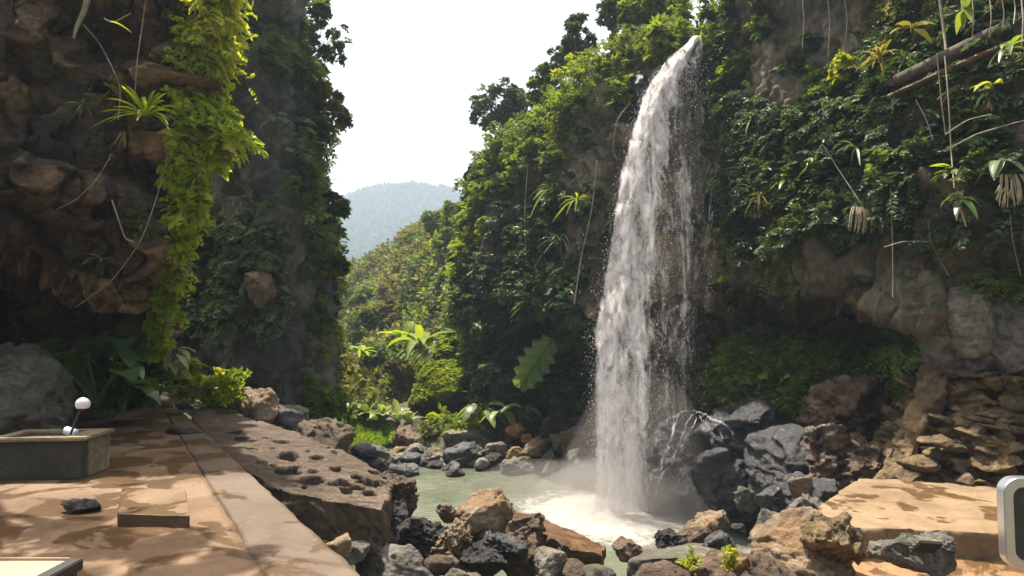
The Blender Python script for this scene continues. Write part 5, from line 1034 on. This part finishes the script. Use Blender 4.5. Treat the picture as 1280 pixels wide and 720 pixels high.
for i, (px, py, r, mt, ti, lf, n, lab) in enumerate([
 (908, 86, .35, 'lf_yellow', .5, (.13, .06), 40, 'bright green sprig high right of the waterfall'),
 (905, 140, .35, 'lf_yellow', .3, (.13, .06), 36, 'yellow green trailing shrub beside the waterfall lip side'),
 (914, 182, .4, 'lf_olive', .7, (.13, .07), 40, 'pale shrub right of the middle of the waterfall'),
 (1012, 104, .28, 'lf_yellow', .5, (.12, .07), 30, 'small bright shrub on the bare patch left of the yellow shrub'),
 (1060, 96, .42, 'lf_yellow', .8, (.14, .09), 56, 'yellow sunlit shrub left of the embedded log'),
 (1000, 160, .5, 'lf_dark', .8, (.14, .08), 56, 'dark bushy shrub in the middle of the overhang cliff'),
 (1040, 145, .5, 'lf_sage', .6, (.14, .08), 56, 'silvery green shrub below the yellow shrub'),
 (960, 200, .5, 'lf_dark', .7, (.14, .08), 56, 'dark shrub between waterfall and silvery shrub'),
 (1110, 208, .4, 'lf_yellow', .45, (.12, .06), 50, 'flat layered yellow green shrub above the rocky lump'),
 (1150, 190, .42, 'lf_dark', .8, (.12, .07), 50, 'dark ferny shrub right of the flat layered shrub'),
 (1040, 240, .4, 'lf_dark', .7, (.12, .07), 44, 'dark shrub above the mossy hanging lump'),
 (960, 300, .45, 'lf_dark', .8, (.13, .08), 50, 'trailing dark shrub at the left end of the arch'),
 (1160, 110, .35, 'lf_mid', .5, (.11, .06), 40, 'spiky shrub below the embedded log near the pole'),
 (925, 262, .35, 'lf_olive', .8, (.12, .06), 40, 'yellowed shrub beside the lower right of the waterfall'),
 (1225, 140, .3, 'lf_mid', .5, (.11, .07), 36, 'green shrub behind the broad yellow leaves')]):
    plant(lab, px, py, 0, r, mt, 540 + i, n, lf, 6, ti, .8, .4, group=CS, cl=14, hang=.5)
plant('blue green leafy shrub in the centre of the ravine cliff', 348, 322, 0, .4, 'lf_sage', 560, 40, (.2, .14), 4, .75, .6, .3, cl=12)
plant('soft green bush on the ledge high on the ravine cliff', 325, 66, 0, .75, 'lf_dark', 561, 80, (.16, .03), 12, .95, .8, .6, cl=12)
plant('grassy green tuft on the right shoulder of the ravine cliff', 372, 92, 0, .7, 'lf_mid', 562, 70, (.16, .03), 12, .5, .9, .5, cl=12)

for i, (px, py, L, Wd, n, mt, ti, lab) in enumerate([(940, 150, .5, .05, 18, 'lf_mid', .6, 'long bladed fern under the bare rock right of the waterfall'), (985, 225, .45, .14, 8, 'lf_broad', .6, 'broad leaved plant low in the middle of the overhang cliff'), (1070, 185, .45, .05, 18, 'lf_sage', .7, 'arching grey green fern under the yellow shrub'), (1020, 205, .4, .12, 8, 'lf_broad', .7, 'plant with wide drooping leaves beside the slanting stem'), (1200, 250, .4, .13, 7, 'lf_broad', .6, 'dark wide leaved plant right of the hanging dead leaf'), (1262, 60, .45, .13, 8, 'lf_broad', .8, 'wide leaved plant under the weathered log at the right edge'), (950, 245, .4, .04, 16, 'lf_olive', .6, 'dry looking fern near the waterfall on the overhang cliff')]):
    c_, n_ = surf(14, px, py); fern(lab, px, py, c_[1] - .4, L, Wd, n, mt, 620 + i, (-.3, 1.0), .8, ti, rz=(2.6, 6.2), prof=None if Wd < .08 else bl_prof0)
for i, (px, py, L, Wd, n, mt, ti, lab) in enumerate([(700, 300, .8, .07, 18, 'lf_sage', .7, 'arching fern in the middle of the gorge cliff'), (665, 380, .7, .2, 9, 'lf_broad', .6, 'broad leaved plant low on the gorge cliff'), (722, 250, .7, .06, 18, 'lf_yellow', .6, 'bright fern on the gorge cliff beside the long vine'), (690, 235, .7, .06, 16, 'lf_mid', .7, 'green fern under the skyline shrubs of the gorge cliff')]):
    c_, n_ = surf(13, px, py); fern(lab, px, py, c_[1] - .5, L, Wd, n, mt, 640 + i, (-.3, 1.0), .8, ti, rz=(2.6, 6.2), prof=None if Wd < .08 else bl_prof0)
# ---- creeper down the edge of the cave cliff
def creeper(label, pts, spread, n, mat, seed, leaf, tint, Yo=0.0):
    rg = np.random.default_rng(seed); Q = catmull(np.array([at(*p) for p in pts]), 60); o0 = Q[0]; t = thing('creeper', o0, label, 'creeper', 'creepers on the cave cliff')
    s = Soup()
    for k in range(7): tube(s, Q[::5] - o0 + rg.normal(0, .05, (12, 3)) + rg.normal(0, .12, (1, 3)), .008, 5, n=40)
    obj('stem', s.mesh('stem', True), M['bark'], t)
    i = rg.integers(0, 60, n); w_ = np.interp(i / 59, np.linspace(0, 1, len(spread)), spread)
    C = Q[i] - o0 + rg.normal(0, 1, (n, 3)) * np.array((.55, .35, .2)) * w_[:, None] * 2.1 * (.5 + .9 * np.sin(i * .55 + seed) ** 2)[:, None]
    s = Soup(); N = nrm(np.stack([np.full(n, .7), np.full(n, -.5), np.full(n, .2)], -1) + rg.normal(0, .3, (n, 3)))
    clumps(s, C, N, w_ * .7 + .07, 4, rg, leaf=leaf, k=5, tint=tint, droop=.8, up=.1, tv=.15, stem=.003)
    obj('leaves', s.mesh('leaves'), M[mat], t)
creeper('dense bright green creeper curtain at the top of the cave cliff edge', [(256, -40, 10.3), (262, 30, 10.2), (250, 100, 10.2), (254, 150, 10.2)], (.17, .18, .15, .13), 300, 'lf_lime', 1, (.1, .065), .95)
creeper('lighter leafy creeper mass jutting out at the middle of the edge', [(240, 120, 10.1), (256, 160, 10.0), (242, 190, 10.1), (228, 205, 10.1)], (.13, .2, .14, .08), 150, 'lf_lime', 2, (.13, .09), .75)
creeper('narrow yellow green creeper strand on the lower edge', [(228, 200, 10.2), (232, 240, 10.1), (226, 275, 10.2), (216, 310, 10.2)], (.08, .1, .12, .08), 130, 'lf_lime', 3, (.1, .06), .7)
creeper('thin trailing creeper hanging to the foot of the cave cliff', [(214, 310, 10.3), (205, 350, 10.6), (202, 390, 11), (194, 440, 11.6)], (.08, .08, .08, .08), 110, 'lf_lime', 4, (.08, .05), .5)
creeper('shaded olive creeper behind the bright curtain', [(208, -30, 10.2), (212, 60, 10.3), (218, 130, 10.3), (212, 200, 10.2)], (.14, .13, .12, .08), 150, 'lf_olive', 5, (.09, .055), .45)
# ferns and roots on the cave cliff
fern('bird nest fern with long bright blades on the cave cliff', 182, 146, 9.4, .62, .06, 30, 'lf_lime', 21, (.0, 1.3), .45, .5, rz=(-2.6, .6))
fern('small dark spiky fern left of the bird nest fern', 104, 132, 9.1, .26, .02, 22, 'lf_sage', 22, (-.2, 1.1), .6, .5)
fern('pair of bluish leaves low on the cave cliff', 126, 324, 9.5, .28, .09, 5, 'lf_sage', 23, (-.1, .6), .5, .7, name='leafy_sprig', cat='plant')
fern('straw coloured dry tuft hanging under the bird nest fern', 156, 165, 9.5, .2, .02, 18, 'lf_olive', 24, (-1.3, .2), .5, 1.1, name='dry_tuft', cat='plant')
RT0 = 'roots hanging on the cave cliff'
def on_cliff(cl, pts, off):
    s_ = [surf(cl, a[0], a[1])[0][1] - off for a in pts]; m_ = min(s_); return [(a[0], a[1], .5 * b + .5 * m_) for a, b in zip(pts, s_)]
def line_thing(name, label, cat, strands, mat, group=None):
    if group == RT0: strands = [(on_cliff(11, q, .12), r) for q, r in strands]
    if strands[0][0][0][0] > 950 and strands[0][0][0][1] < 400:
        strands = [(q, np.asarray(r) * .7) for q, r in strands]
        strands = [([(a, b, surf(14, a, b)[0][1] - .38) for a, b, c in q], r) for q, r in strands]
        strands = [([(a, b, .35 * c + .65 * min(k[2] for k in q)) for a, b, c in q], r) for q, r in strands]
    pts0 = at(*strands[0][0][0]); s = Soup()
    for pts, r in strands: tube(s, np.array([at(*p) for p in pts]) - pts0, r, 6, n=max(12, 6 * len(pts)))
    return tag(obj(name, s.mesh(name, True), M[mat], loc=pts0), label, cat, group)
RT = 'roots hanging on the cave cliff'
line_thing('root', 'thick pale root forking down from the top of the cave cliff', 'root', [([(114, -20, 8.9), (106, 12, 8.9), (96, 34, 9.0), (92, 48, 9.0)], [.05, .04, .03, .015])], 'root', RT)
line_thing('root', 'long thin root curving down to the dry tuft', 'root', [([(104, 30, 8.8), (124, 54, 8.9), (140, 84, 9.0), (150, 110, 9.2), (148, 150, 9.3)], 0.0066)], 'root', RT)
line_thing('root', 'straight root hanging from above to the bird nest fern', 'root', [([(185, -20, 9.4), (178, 30, 9.5), (171, 80, 9.5), (168, 140, 9.5)], 0.0054)], 'root', RT)
line_thing('vine', 'long bare vine arcing from the cliff edge to the cave', 'vine', [([(210, 190, 9.9), (198, 240, 9.6), (176, 300, 9.5), (140, 350, 9.4), (95, 384, 9.4)], 0.0054)], 'root', RT)
line_thing('vine', 'thin bare vine slanting across the middle of the cave cliff', 'vine', [([(140, 192, 9.2), (120, 225, 9.1), (94, 250, 9.0), (70, 262, 9.0)], 0.0042)], 'root', RT)
line_thing('root', 'short kinked root with a pale tip beside the cliff edge', 'root', [([(140, 250, 9.3), (150, 280, 9.2), (157, 298, 9.2), (167, 302, 9.2)], [.012, .009, .009, .014])], 'root', RT)
tw = at(130, 26, 8.9); tt = thing('twig', tw, 'single bright leaf on a bare twig at the top of the cave cliff', 'twig'); s = Soup(); tube(s, [(0, 0, .03), (.1, 0, -.02), (.17, 0, 0), (.35, 0, .1)], .006, 5, n=12); obj('stem', s.mesh('stem', True), M['root'], tt)
s = Soup(); straps(s, np.array([(.1, -.02, -.02)]), np.array([(.9, 0, -.25)]), .3, .09, .25, 10, .9); obj('leaf', s.mesh('leaf', True), M['lf_yellow'], tt)

# ---- big leaved plants
bl_prof = np.array((.05, .5, .85, 1, .97, .9, .78, .6, .35, .02))
def bigleaf(label, px, py, Y, n, L, Wd, mat, seed, tint=.5, stalk=.5, name='elephant_ear', cat='plant', el=(.3, 1.2), droop=.6, rz=(0, 6.28), group=None, wave=.08, z=None, prof=bl_prof):
    rg = np.random.default_rng(seed); c = at(px, py, Y); t = thing(name, c, label, cat, group); s = Soup(); s2 = Soup()
    for k in range(n):
        a = rg.uniform(*rz); e = rg.uniform(.6, 1.35); sl_ = stalk * rg.uniform(.6, 1.2); d = np.array((math.cos(a) * math.cos(e), math.sin(a) * math.cos(e), math.sin(e))); tip = d * sl_
        tube(s, [(0, 0, -.1), d * sl_ * .5 + np.array((0, 0, .03)), tip], [.022, .016, .01], 6, n=8)
        e2 = rg.uniform(-.5, .5) if el is None else rg.uniform(*el) - .6; dd = np.array((math.cos(a) * math.cos(e2), math.sin(a) * math.cos(e2), math.sin(e2)))
        straps(s2, tip[None], dd[None], L * rg.uniform(.7, 1.1), Wd * rg.uniform(.8, 1.1), droop * rg.uniform(.6, 1.4), 10, rg.normal(tint, .12, 1), prof=prof, fold=.22, wave=wave, rng=rg)
    obj('stalk', s.mesh('stalk', True), M['lf_mid'], t); obj('leaves', s2.mesh('leaves', True), M[mat], t); return t
EL = 'big leaved plants at the foot of the cave cliff'
bigleaf('elephant ear plant with large dark leaves right of the grey boulder', 122, 500, 10.6, 8, .5, .5, 'lf_broad', 31, .55, .75, group=EL)
bigleaf('taller dark elephant ear behind the first one', 138, 476, 11.3, 9, .55, .52, 'lf_broad', 32, .45, .8, group=EL)
bigleaf('low elephant ear spreading towards the path', 152, 508, 10.9, 7, .46, .4, 'lf_broad', 33, .6, .4, group=EL)
bigleaf('dark broad leaved plant squeezed behind the grey boulder', 100, 470, 11, 6, .42, .42, 'lf_broad', 34, .4, .6, group=EL)
bigleaf('pale green leaved plant where the path meets the cliff', 194, 498, 11.8, 14, .34, .1, 'lf_pale', 35, .25, .3, name='leafy_plant', group=EL)
bigleaf('plant with bright broad leaves and one white underside at the cliff foot', 208, 476, 12.2, 8, .5, .17, 'lf_pale', 36, .35, .55, name='broadleaf_plant', rz=(-1.2, 1.4), group=EL)
plant('bright green herb growing at the head of the pitted slab', 262, 500, 13.2, .55, 'lf_yellow', 37, 60, (.15, .08), 6, .85, .6, .8, name='herb', cat='plant', nrmv=(0, -.2, 1))
plant('lower bright herb between slab head and tan rock', 288, 508, 12.9, .4, 'lf_yellow', 38, 40, (.13, .07), 6, .8, .6, .8, name='herb', cat='plant', nrmv=(0, -.2, 1))
plant('bright herb beside the far end of the path', 224, 494, 13.0, .45, 'lf_yellow', 39, 46, (.13, .07), 6, .75, .6, .8, name='herb', cat='plant', nrmv=(0, -.2, 1))
for i, (x, y, Y, ti, lab) in enumerate([(168, 508, 11.6, .5, 'small leafy undergrowth plant along the path, left of the pale leaved one'), (140, 515, 11, .4, 'dark undergrowth plant beside the low elephant ear'), (186, 484, 12.3, .5, 'undergrowth plant under the thin trailing creeper'), (166, 490, 11.9, .4, 'dark undergrowth plant at the cave mouth')]):
    plant(lab, x, y, Y, .42, 'lf_dark', 570 + i, 50, (.1, .05), 7, ti, .7, .7, name='undergrowth_plant', cat='plant', nrmv=(0, -.3, 1))
# valley floor: bananas, palm, pale leaved plants
BN = 'banana plants behind the grass'
for i, (px, py, L, n, mt, ti, lab) in enumerate([(434, 522, 1.2, 8, 'lf_pale', .2, 'banana plant at the left end of the clump beside the ravine cliff'), (456, 526, 1.1, 8, 'lf_pale', .1, 'second banana plant from the ravine cliff'), (478, 526, 1.3, 9, 'lf_pale', .4, 'banana plant with the whitest leaves in the middle of the clump'), (497, 528, 1.3, 9, 'lf_pale', .35, 'banana plant at the right end of the clump'), (510, 530, .8, 6, 'lf_pale', .5, 'small pale leaved banana beside the gabled rock')]):
    fern(lab, px, py, 26.6, L, .3 * L, n, mt, 60 + i, (.55, 1.45), .45, ti, name='banana_plant', cat='plant', fold=.4, wave=.1, group=BN, prof=bl_prof)
fern('tall banana palm with big bright leaves on the valley slope', 526, 432, 31, 2.0, .5, 12, 'lf_yellow', 70, (.4, 1.4), .6, .55, name='banana_plant', cat='plant', fold=.4, wave=.1, prof=bl_prof)
fern('second banana palm left behind the tall one', 508, 424, 32.5, 1.5, .4, 10, 'lf_yellow', 71, (.2, 1.2), .5, .7, name='banana_plant', cat='plant', fold=.4, wave=.1, prof=bl_prof)
fern('dark drooping palm under the banana palm', 548, 440, 30.5, 1.5, .2, 16, 'lf_dark', 72, (.0, 1.2), .9, .6, name='palm', cat='palm')
fern('small bright leaved banana low in the valley', 452, 440, 34, 1.0, .3, 6, 'lf_yellow', 73, (.2, .9), .5, .8, name='banana_plant', cat='plant', prof=bl_prof)
LP = 'broad leaved plants above the black rocks'
bigleaf('plant with wide pale leaves above the black rocks', 604, 520, 24.6, 9, .8, .4, 'lf_pale', 74, .3, .5, name='broadleaf_plant', group=LP, cat='plant')
bigleaf('plant with long pale green leaves left of the giant leaf', 626, 524, 24.2, 9, .95, .32, 'lf_pale', 75, .15, .4, name='broadleaf_plant', group=LP, cat='plant')
bigleaf('dark green broad leaved plant under the giant leaf', 652, 520, 23.8, 9, .85, .32, 'lf_broad', 76, .5, .35, name='broadleaf_plant', group=LP, cat='plant')
plant('yellow green ferny plant on the far bank', 566, 540, 25.4, .8, 'lf_yellow', 580, 90, (.16, .06), 8, .55, .8, .7, name='fern', cat='fern', nrmv=(0, -.3, 1))
plant('low green weeds right of the gabled rock', 545, 548, 25.2, .6, 'lf_mid', 581, 60, (.13, .06), 8, .8, .8, .7, name='weed', cat='plant', nrmv=(0, -.3, 1))
plant('leafy weeds behind the pinkish flat-topped rock', 590, 534, 25.0, .7, 'lf_yellow', 582, 70, (.14, .07), 8, .45, .8, .7, name='weed', cat='plant', nrmv=(0, -.3, 1))
# giant lobed leaf against the mossy wall
def giant():
    rg = np.random.default_rng(5); a0, a1 = at(690, 424, 22.6), at(648, 486, 22.9); t = thing('giant_leaf', a0, 'giant lobed green leaf hanging against the mossy wall left of the waterfall', 'leaf'); d = a1 - a0; L = np.linalg.norm(d)
    nv, nu = 90, 31; v = np.linspace(0, 1, nv)[:, None]; u = np.linspace(-1, 1, nu)[None]
    wv = (.12 + .45 * np.sin(np.pi * np.clip(v * .85 + .1, 0, 1)) ** .8) * (1 + .16 * np.sin(v * 34 + 1.3 * np.sign(u)) * np.abs(u) ** 2); S = nrm(np.cross(d, (0, -1, .3))); Nn = nrm(np.cross(S, d)); Nn = -Nn if Nn[1] > 0 else Nn
    P = d * v[..., None] + S * (u * wv)[..., None] * .9 + Nn * ((.12 * np.abs(u) + .05 * np.sin(v * 34 - 5 * np.abs(u)) * np.abs(u) - .1 * v ** 2) * L * .5)[..., None]
    s = Soup(); s.add(P.reshape(-1, 3), grid_faces(nv, nu), .62 + .12 * np.abs(np.sin(v * 17 - 2.5 * np.abs(u))).ravel()); obj('blade', s.mesh('blade', True), M['lf_broad'], t)
    s = Soup(); tube(s, [(-.05, .1, .3), (0, 0, 0), d * .5 - Nn * .02, d * .95], [.03, .03, .02, .008], 6, n=20); obj('midrib', s.mesh('midrib', True), M['lf_mid'], t)
giant()
# grass and moss (nobody could count it)
def blades(name, P, hgt, wd, mat, seed, tint=.6):
    rg = np.random.default_rng(seed); n = len(P); a = rg.uniform(0, 6.28, n); D = np.stack([np.cos(a) * .35, np.sin(a) * .35, np.ones(n)], -1); s = Soup()
    straps(s, P, D, hgt * rg.uniform(.5, 1.2, n), wd, .35, 4, rg.normal(tint, .15, n), fold=.1, rng=rg); tag(obj(name, s.mesh(name), M[mat]), kind='stuff')
rg = np.random.default_rng(9); pts = []
while len(pts) < 7000:
    px, py = rg.uniform(405, 492), rg.uniform(520, 566)
    if (px - 450) ** 2 / 44 ** 2 + (py - 544) ** 2 / 22 ** 2 < 1: pts.append((px, py))
g0, g1 = hit(450, 530), hit(450, 560); pg = []
for px, py in pts:
    Yg_ = 27.2 - (py - 520) / 46 * 2.6; pg.append(at(px, py, Yg_))
pg = np.array(pg)
# the grassy bank itself
gx, gy = np.meshgrid(np.linspace(398, 500, 40), np.linspace(514, 574, 30)); PG = np.array([[at(a, b, 27.2 - (b - 520) / 46 * 2.6) for a, b in zip(r1, r2)] for r1, r2 in zip(gx, gy)]); PG[..., 2] += .12 * fbm(PG * 1.2, 8, 3) - .08
s = Soup(); s.add(PG.reshape(-1, 3), grid_faces(*gx.shape)[:, ::-1]); tag(obj('bank', s.mesh('bank', True), M['soil']), kind='structure')
blades('grass', pg, .34, .035, 'grassm', 10, .7)
def moss_on(name, box_, Y, n, mat, seed, leafsz=.06):
    rg = np.random.default_rng(seed); o_ = [o for o in bpy.data.objects if o.get('label', '').startswith('dark round-topped boulder')][0]; me = o_.data
    V = np.array([v.co[:] for v in me.vertices]) + np.array(o_.location); N = np.array([v.normal[:] for v in me.vertices]); w_ = np.clip(N[:, 2] - .15 - .35 * N[:, 0] , 0, None) ** .7; i = rg.choice(len(V), n, p=w_ / w_.sum())
    s = Soup(); clumps(s, V[i], N[i], .13, 6, rg, leaf=(leafsz, leafsz * .6), k=4, tint=.6, up=.4); tag(obj(name, s.mesh(name), M[mat]), kind='stuff')
moss_on('moss', None, 0, 1500, 'lf_yellow', 11, .09)
# seedlings
for px, py, r, sd, lab in ((866, 712, .11, 1, 'small bright green seedling at the bottom edge'), (916, 704, .07, 2, 'tiny green seedling right of the first, by the orange strip')):
    plant(lab, px, py, 7.75, r * 1.3, 'lf_yellow', 590 + sd, 28, (.055, .045), 3, .95, .3, .9, name='seedling', cat='plant', nrmv=(0, -.3, 1))
rock('orange sliver of rock beside the tiny seedling', (898, 696, 940, 716), 8.0, 'ochre', 333, level=4, rot=(0, -.4, 0), depth=.08)
s = Soup()
line_thing('stick', 'thin black stick standing at the bottom edge between the rocks', 'stick', [([(517, 692, 8.0), (516, 706, 8.0), (515, 724, 8.0)], .012)], 'blackm')

# ---- overhang cliff: log, pole, ropes, hanging plants
s = Soup(); Lg = catmull(np.array([at(1070, 122, surf(14, 1070, 122)[0][1] + .1), at(1130, 96, surf(14, 1130, 96)[0][1] - .35), at(1200, 62, surf(14, 1200, 62)[0][1] - .6), at(1330, 0, surf(14, 1300, 5)[0][1] - .5)]), 60); tube(s, Lg - Lg[0], np.linspace(.1, .13, 60), 14)
P_, = s.v[:1]; P_ += .03 * np.stack([fbm(P_ * np.array((1, 1, 9)), 3, 3)] * 3, -1)
tag(obj('embedded_log', s.mesh('embedded_log', True), M['bark'], loc=Lg[0]), 'long weathered log slanting across the upper right cliff', 'log')
s = Soup(); Lg = catmull(np.array([at(1082, 134, surf(14, 1082, 134)[0][1] - .25), at(1200, 80, surf(14, 1200, 80)[0][1] - .5), at(1340, 22, surf(14, 1300, 30)[0][1] - .4)]), 50); tube(s, Lg - Lg[0], .05, 10)
tag(obj('embedded_log', s.mesh('embedded_log', True), M['wood'], loc=Lg[0]), 'thinner dark log lying just under the long weathered log', 'log')
line_thing('vine', 'long pale vine hanging down the gorge cliff left of the falls', 'vine', [(on_cliff(13, [(746, 200), (740, 260), (727, 320), (718, 380)], .5), .014)], 'root', 'vines on the gorge cliff')
line_thing('vine', 'curved white vine high on the gorge cliff beside the upper falls', 'vine', [(on_cliff(13, [(788, 128), (772, 150), (766, 185), (772, 200)], .4), .014)], 'root', 'vines on the gorge cliff')
line_thing('vine', 'thin dark vine hanging in the middle of the gorge cliff', 'vine', [(on_cliff(13, [(660, 205), (656, 260), (657, 320)], .4), .012)], 'root', 'vines on the gorge cliff')
HG = 'poles and cords hanging on the overhang cliff'
line_thing('pole', 'grey upright pole crossing the weathered log', 'pole', [([(1172, -20, 11.6), (1180, 40, 11.6), (1184, 75, 11.6)], .035)], 'root', HG)
line_thing('cord', 'left of the two cords below the pole', 'cord', [([(1171, 66, 11.6), (1176, 120, 11.5), (1182, 168, 11.5)], .014)], 'root', HG)
line_thing('cord', 'right long cord running down to the hanging dead leaf', 'cord', [([(1181, 70, 11.6), (1186, 130, 11.5), (1189, 190, 11.5), (1193, 235, 11.4)], .016)], 'root', HG)
line_thing('vine', 'pale thin branch arching right from the long cord', 'vine', [([(1182, 168, 11.5), (1210, 150, 11.4), (1240, 143, 11.3)], .012)], 'root', HG)
line_thing('vine', 'lower pale branch running to the right edge of the picture', 'vine', [([(1190, 184, 11.5), (1220, 168, 11.3), (1260, 156, 11.1), (1290, 148, 10.9)], .012)], 'root', HG)
line_thing('root', 'knotted thin root dangling over the arch', 'root', [([(1113, 235, 13.0), (1115, 280, 13.0), (1116, 330, 13.0), (1116, 372, 13.0)], [.012, .014, .01, .014])], 'root', HG)
line_thing('branch', 'bare twig sticking out left above the arch', 'branch', [([(1105, 309, 13.0), (1130, 302, 13.0), (1162, 302, 13.2)], .012)], 'root', HG)
line_thing('vine', 'slender stem slanting up left of the rocky lump', 'vine', [([(1028, 180, 14.6), (1050, 215, 14.4), (1072, 248, 14.2), (1084, 268, 14.0)], .014)], 'root', HG)
line_thing('vine', 'thin stem slanting across the dark gap left of the cords', 'vine', [([(1145, 125, 12.6), (1158, 150, 12.5), (1166, 175, 12.4)], .011)], 'root', HG)
line_thing('root', 'long hair root at the right end below the dead fronds', 'root', [([(1262, 262, 11.2), (1266, 300, 11.2), (1276, 345, 11.2)], .007)], 'root', HG)
line_thing('root', 'curved hair root right of the bare twig', 'root', [([(1160, 275, 12.8), (1163, 300, 12.8), (1175, 325, 12.8), (1186, 345, 12.8)], .006)], 'root', HG)
for i, (x, y0, y1) in enumerate(((1002, -10, 60), (1034, -10, 70), (1056, 0, 48), (1200, -10, 40), (1214, -10, 50), (1236, -10, 46), (1252, -5, 38), (1266, -10, 30), (1276, -10, 60))):
    Yl = np.interp(x, [1000, 1280], [15.2, 11.3]); line_thing('root', ['hair root on the bare patch left of the others', 'root hanging above the yellow shrub', 'thin root right of the yellow shrub', 'hair root just right of the pole above the log', 'second root right of the pole', 'third root right of the pole', 'fourth root right of the pole', 'fifth root right of the pole', 'pale root crossing the log at the right edge'][i], 'root', [([(x, y0, Yl), (x + 3, (y0 + y1) / 2, Yl), (x + 1, y1, Yl)], .012 if i < 8 else .02)], 'root', 'roots hanging along the top right')
for px, py, Y, lab in ((1080, 262, 13.4, 'dead frond skirt hanging under the cliff lip above the arch'), (1268, 222, 11.0, 'dead frond skirt hanging near the right edge')):
    rg = np.random.default_rng(px); c = at(px, py, Y); s = Soup()
    for k in range(46): x = rg.uniform(-.34, .34); l = rg.uniform(.25, .5); tube(s, [(x * .7, 0, .05), (x, -.08, -l * .4), (x * 1.15 + rg.normal(0, .03), -.06, -l)], [.012, .01, .004], 4, n=6)
    tag(obj('dead_fronds', s.mesh('dead_fronds', True), M['dryroot'], loc=c), lab, 'dead fronds', 'skirts of dead fronds')
fern('agave like rosette with arching striped blades above the log', 1100, 74, 12.9, .55, .06, 26, 'lf_olive', 80, (.1, 1.4), .6, .7, name='rosette_plant', cat='plant')
fern('second darker rosette right of the agave like one', 1130, 78, 12.5, .42, .05, 20, 'lf_dark', 81, (.1, 1.4), .6, .6, name='rosette_plant', cat='plant')
fern('broad yellow green leaves over an orange flower at the right', 1240, 108, 11.2, .48, .13, 6, 'lf_yellow', 82, (.1, .9), .5, .95, name='broadleaf_plant', cat='plant', fold=.2, rz=(-.6, 3.6), prof=bl_prof)
fern('orange dried flower cluster beneath the yellow green leaves', 1236, 126, 11.1, .2, .04, 14, 'ochre', 83, (-1.4, -.3), .2, .5, name='flower', cat='flower')
fern('plant with green and white leaves on the long cord', 1190, 214, 11.3, .32, .1, 10, 'lf_pale', 84, (-.3, .8), .4, .1, name='broadleaf_plant', cat='plant', rz=(1.6, 4.6), prof=bl_prof)
fern('bright single leaf standing out on the long cord', 1188, 208, 11.3, .3, .13, 2, 'lf_yellow', 85, (.1, .3), .2, .85, name='leaf', cat='leaf', rz=(2.9, 3.4), prof=bl_prof)
fern('blue green drooping broad leaves near the right edge', 1250, 200, 11.1, .38, .2, 7, 'lf_sage', 86, (-.5, .5), .8, .8, name='broadleaf_plant', cat='plant', prof=bl_prof)
fern('dry white and tan leaf sheath hanging from the long cord', 1193, 246, 11.25, .42, .09, 5, 'cream', 87, (-1.35, -1.0), .2, .5, name='dead_leaf', cat='dead leaf', rz=(-1.4, .2), fold=.5)
fern('long leaf plant at the top edge right of the pole', 1206, 12, 11.6, .4, .14, 7, 'lf_mid', 88, (-.4, .9), .6, .8, name='broadleaf_plant', cat='plant', prof=bl_prof)
fern('wide olive leaves above the rosettes', 1140, 36, 12.6, .5, .18, 6, 'lf_olive', 89, (-.2, .5), .5, .8, name='broadleaf_plant', cat='plant', prof=bl_prof)
# ------------------------------------------------------------------ air and spray
def vol(name, mesh, dens, col, kind='stuff', aniso=.3, loc=None):
    m, nt, n, l = new_mat(name); out = n.new('ShaderNodeOutputMaterial'); v = n.new('ShaderNodeVolumePrincipled'); v.inputs['Density'].default_value = dens; v.inputs['Color'].default_value = (*col, 1); v.inputs['Anisotropy'].default_value = aniso
    l.new(v.outputs[0], out.inputs['Volume']); o = obj(name, mesh, m, loc=loc); return tag(o, kind=kind)
if HAZE:
    s = Soup(); V, Fc = boxgrid(1, 1, 1); V = V * np.array((700, 620, 95)) + np.array((0, 520, 85.0)); s.add(V, Fc); vol('haze', s.mesh('haze'), HAZE, (.62, .8, 1.0))
for i, (px, py, Y, sx, sy, sz, dn) in enumerate([(775, 628, 16.9, 2.3, 1.6, 1.0, .2), (735, 616, 17.0, 3.2, 2.0, .8, .11), (800, 590, 17.2, 1.9, 1.3, 2.4, .09), (850, 480, 18.4, .8, .8, 4.5, .05)]):
    V, Fc = ico(4); P = V * np.array((sx, sy, sz)) * (1 + .25 * fbm(V * 1.5, i, 3))[:, None]; s = Soup(); s.add(P, Fc); vol('mist', s.mesh('mist', True), dn, (1, .97, .93), loc=at(px, py, Y))
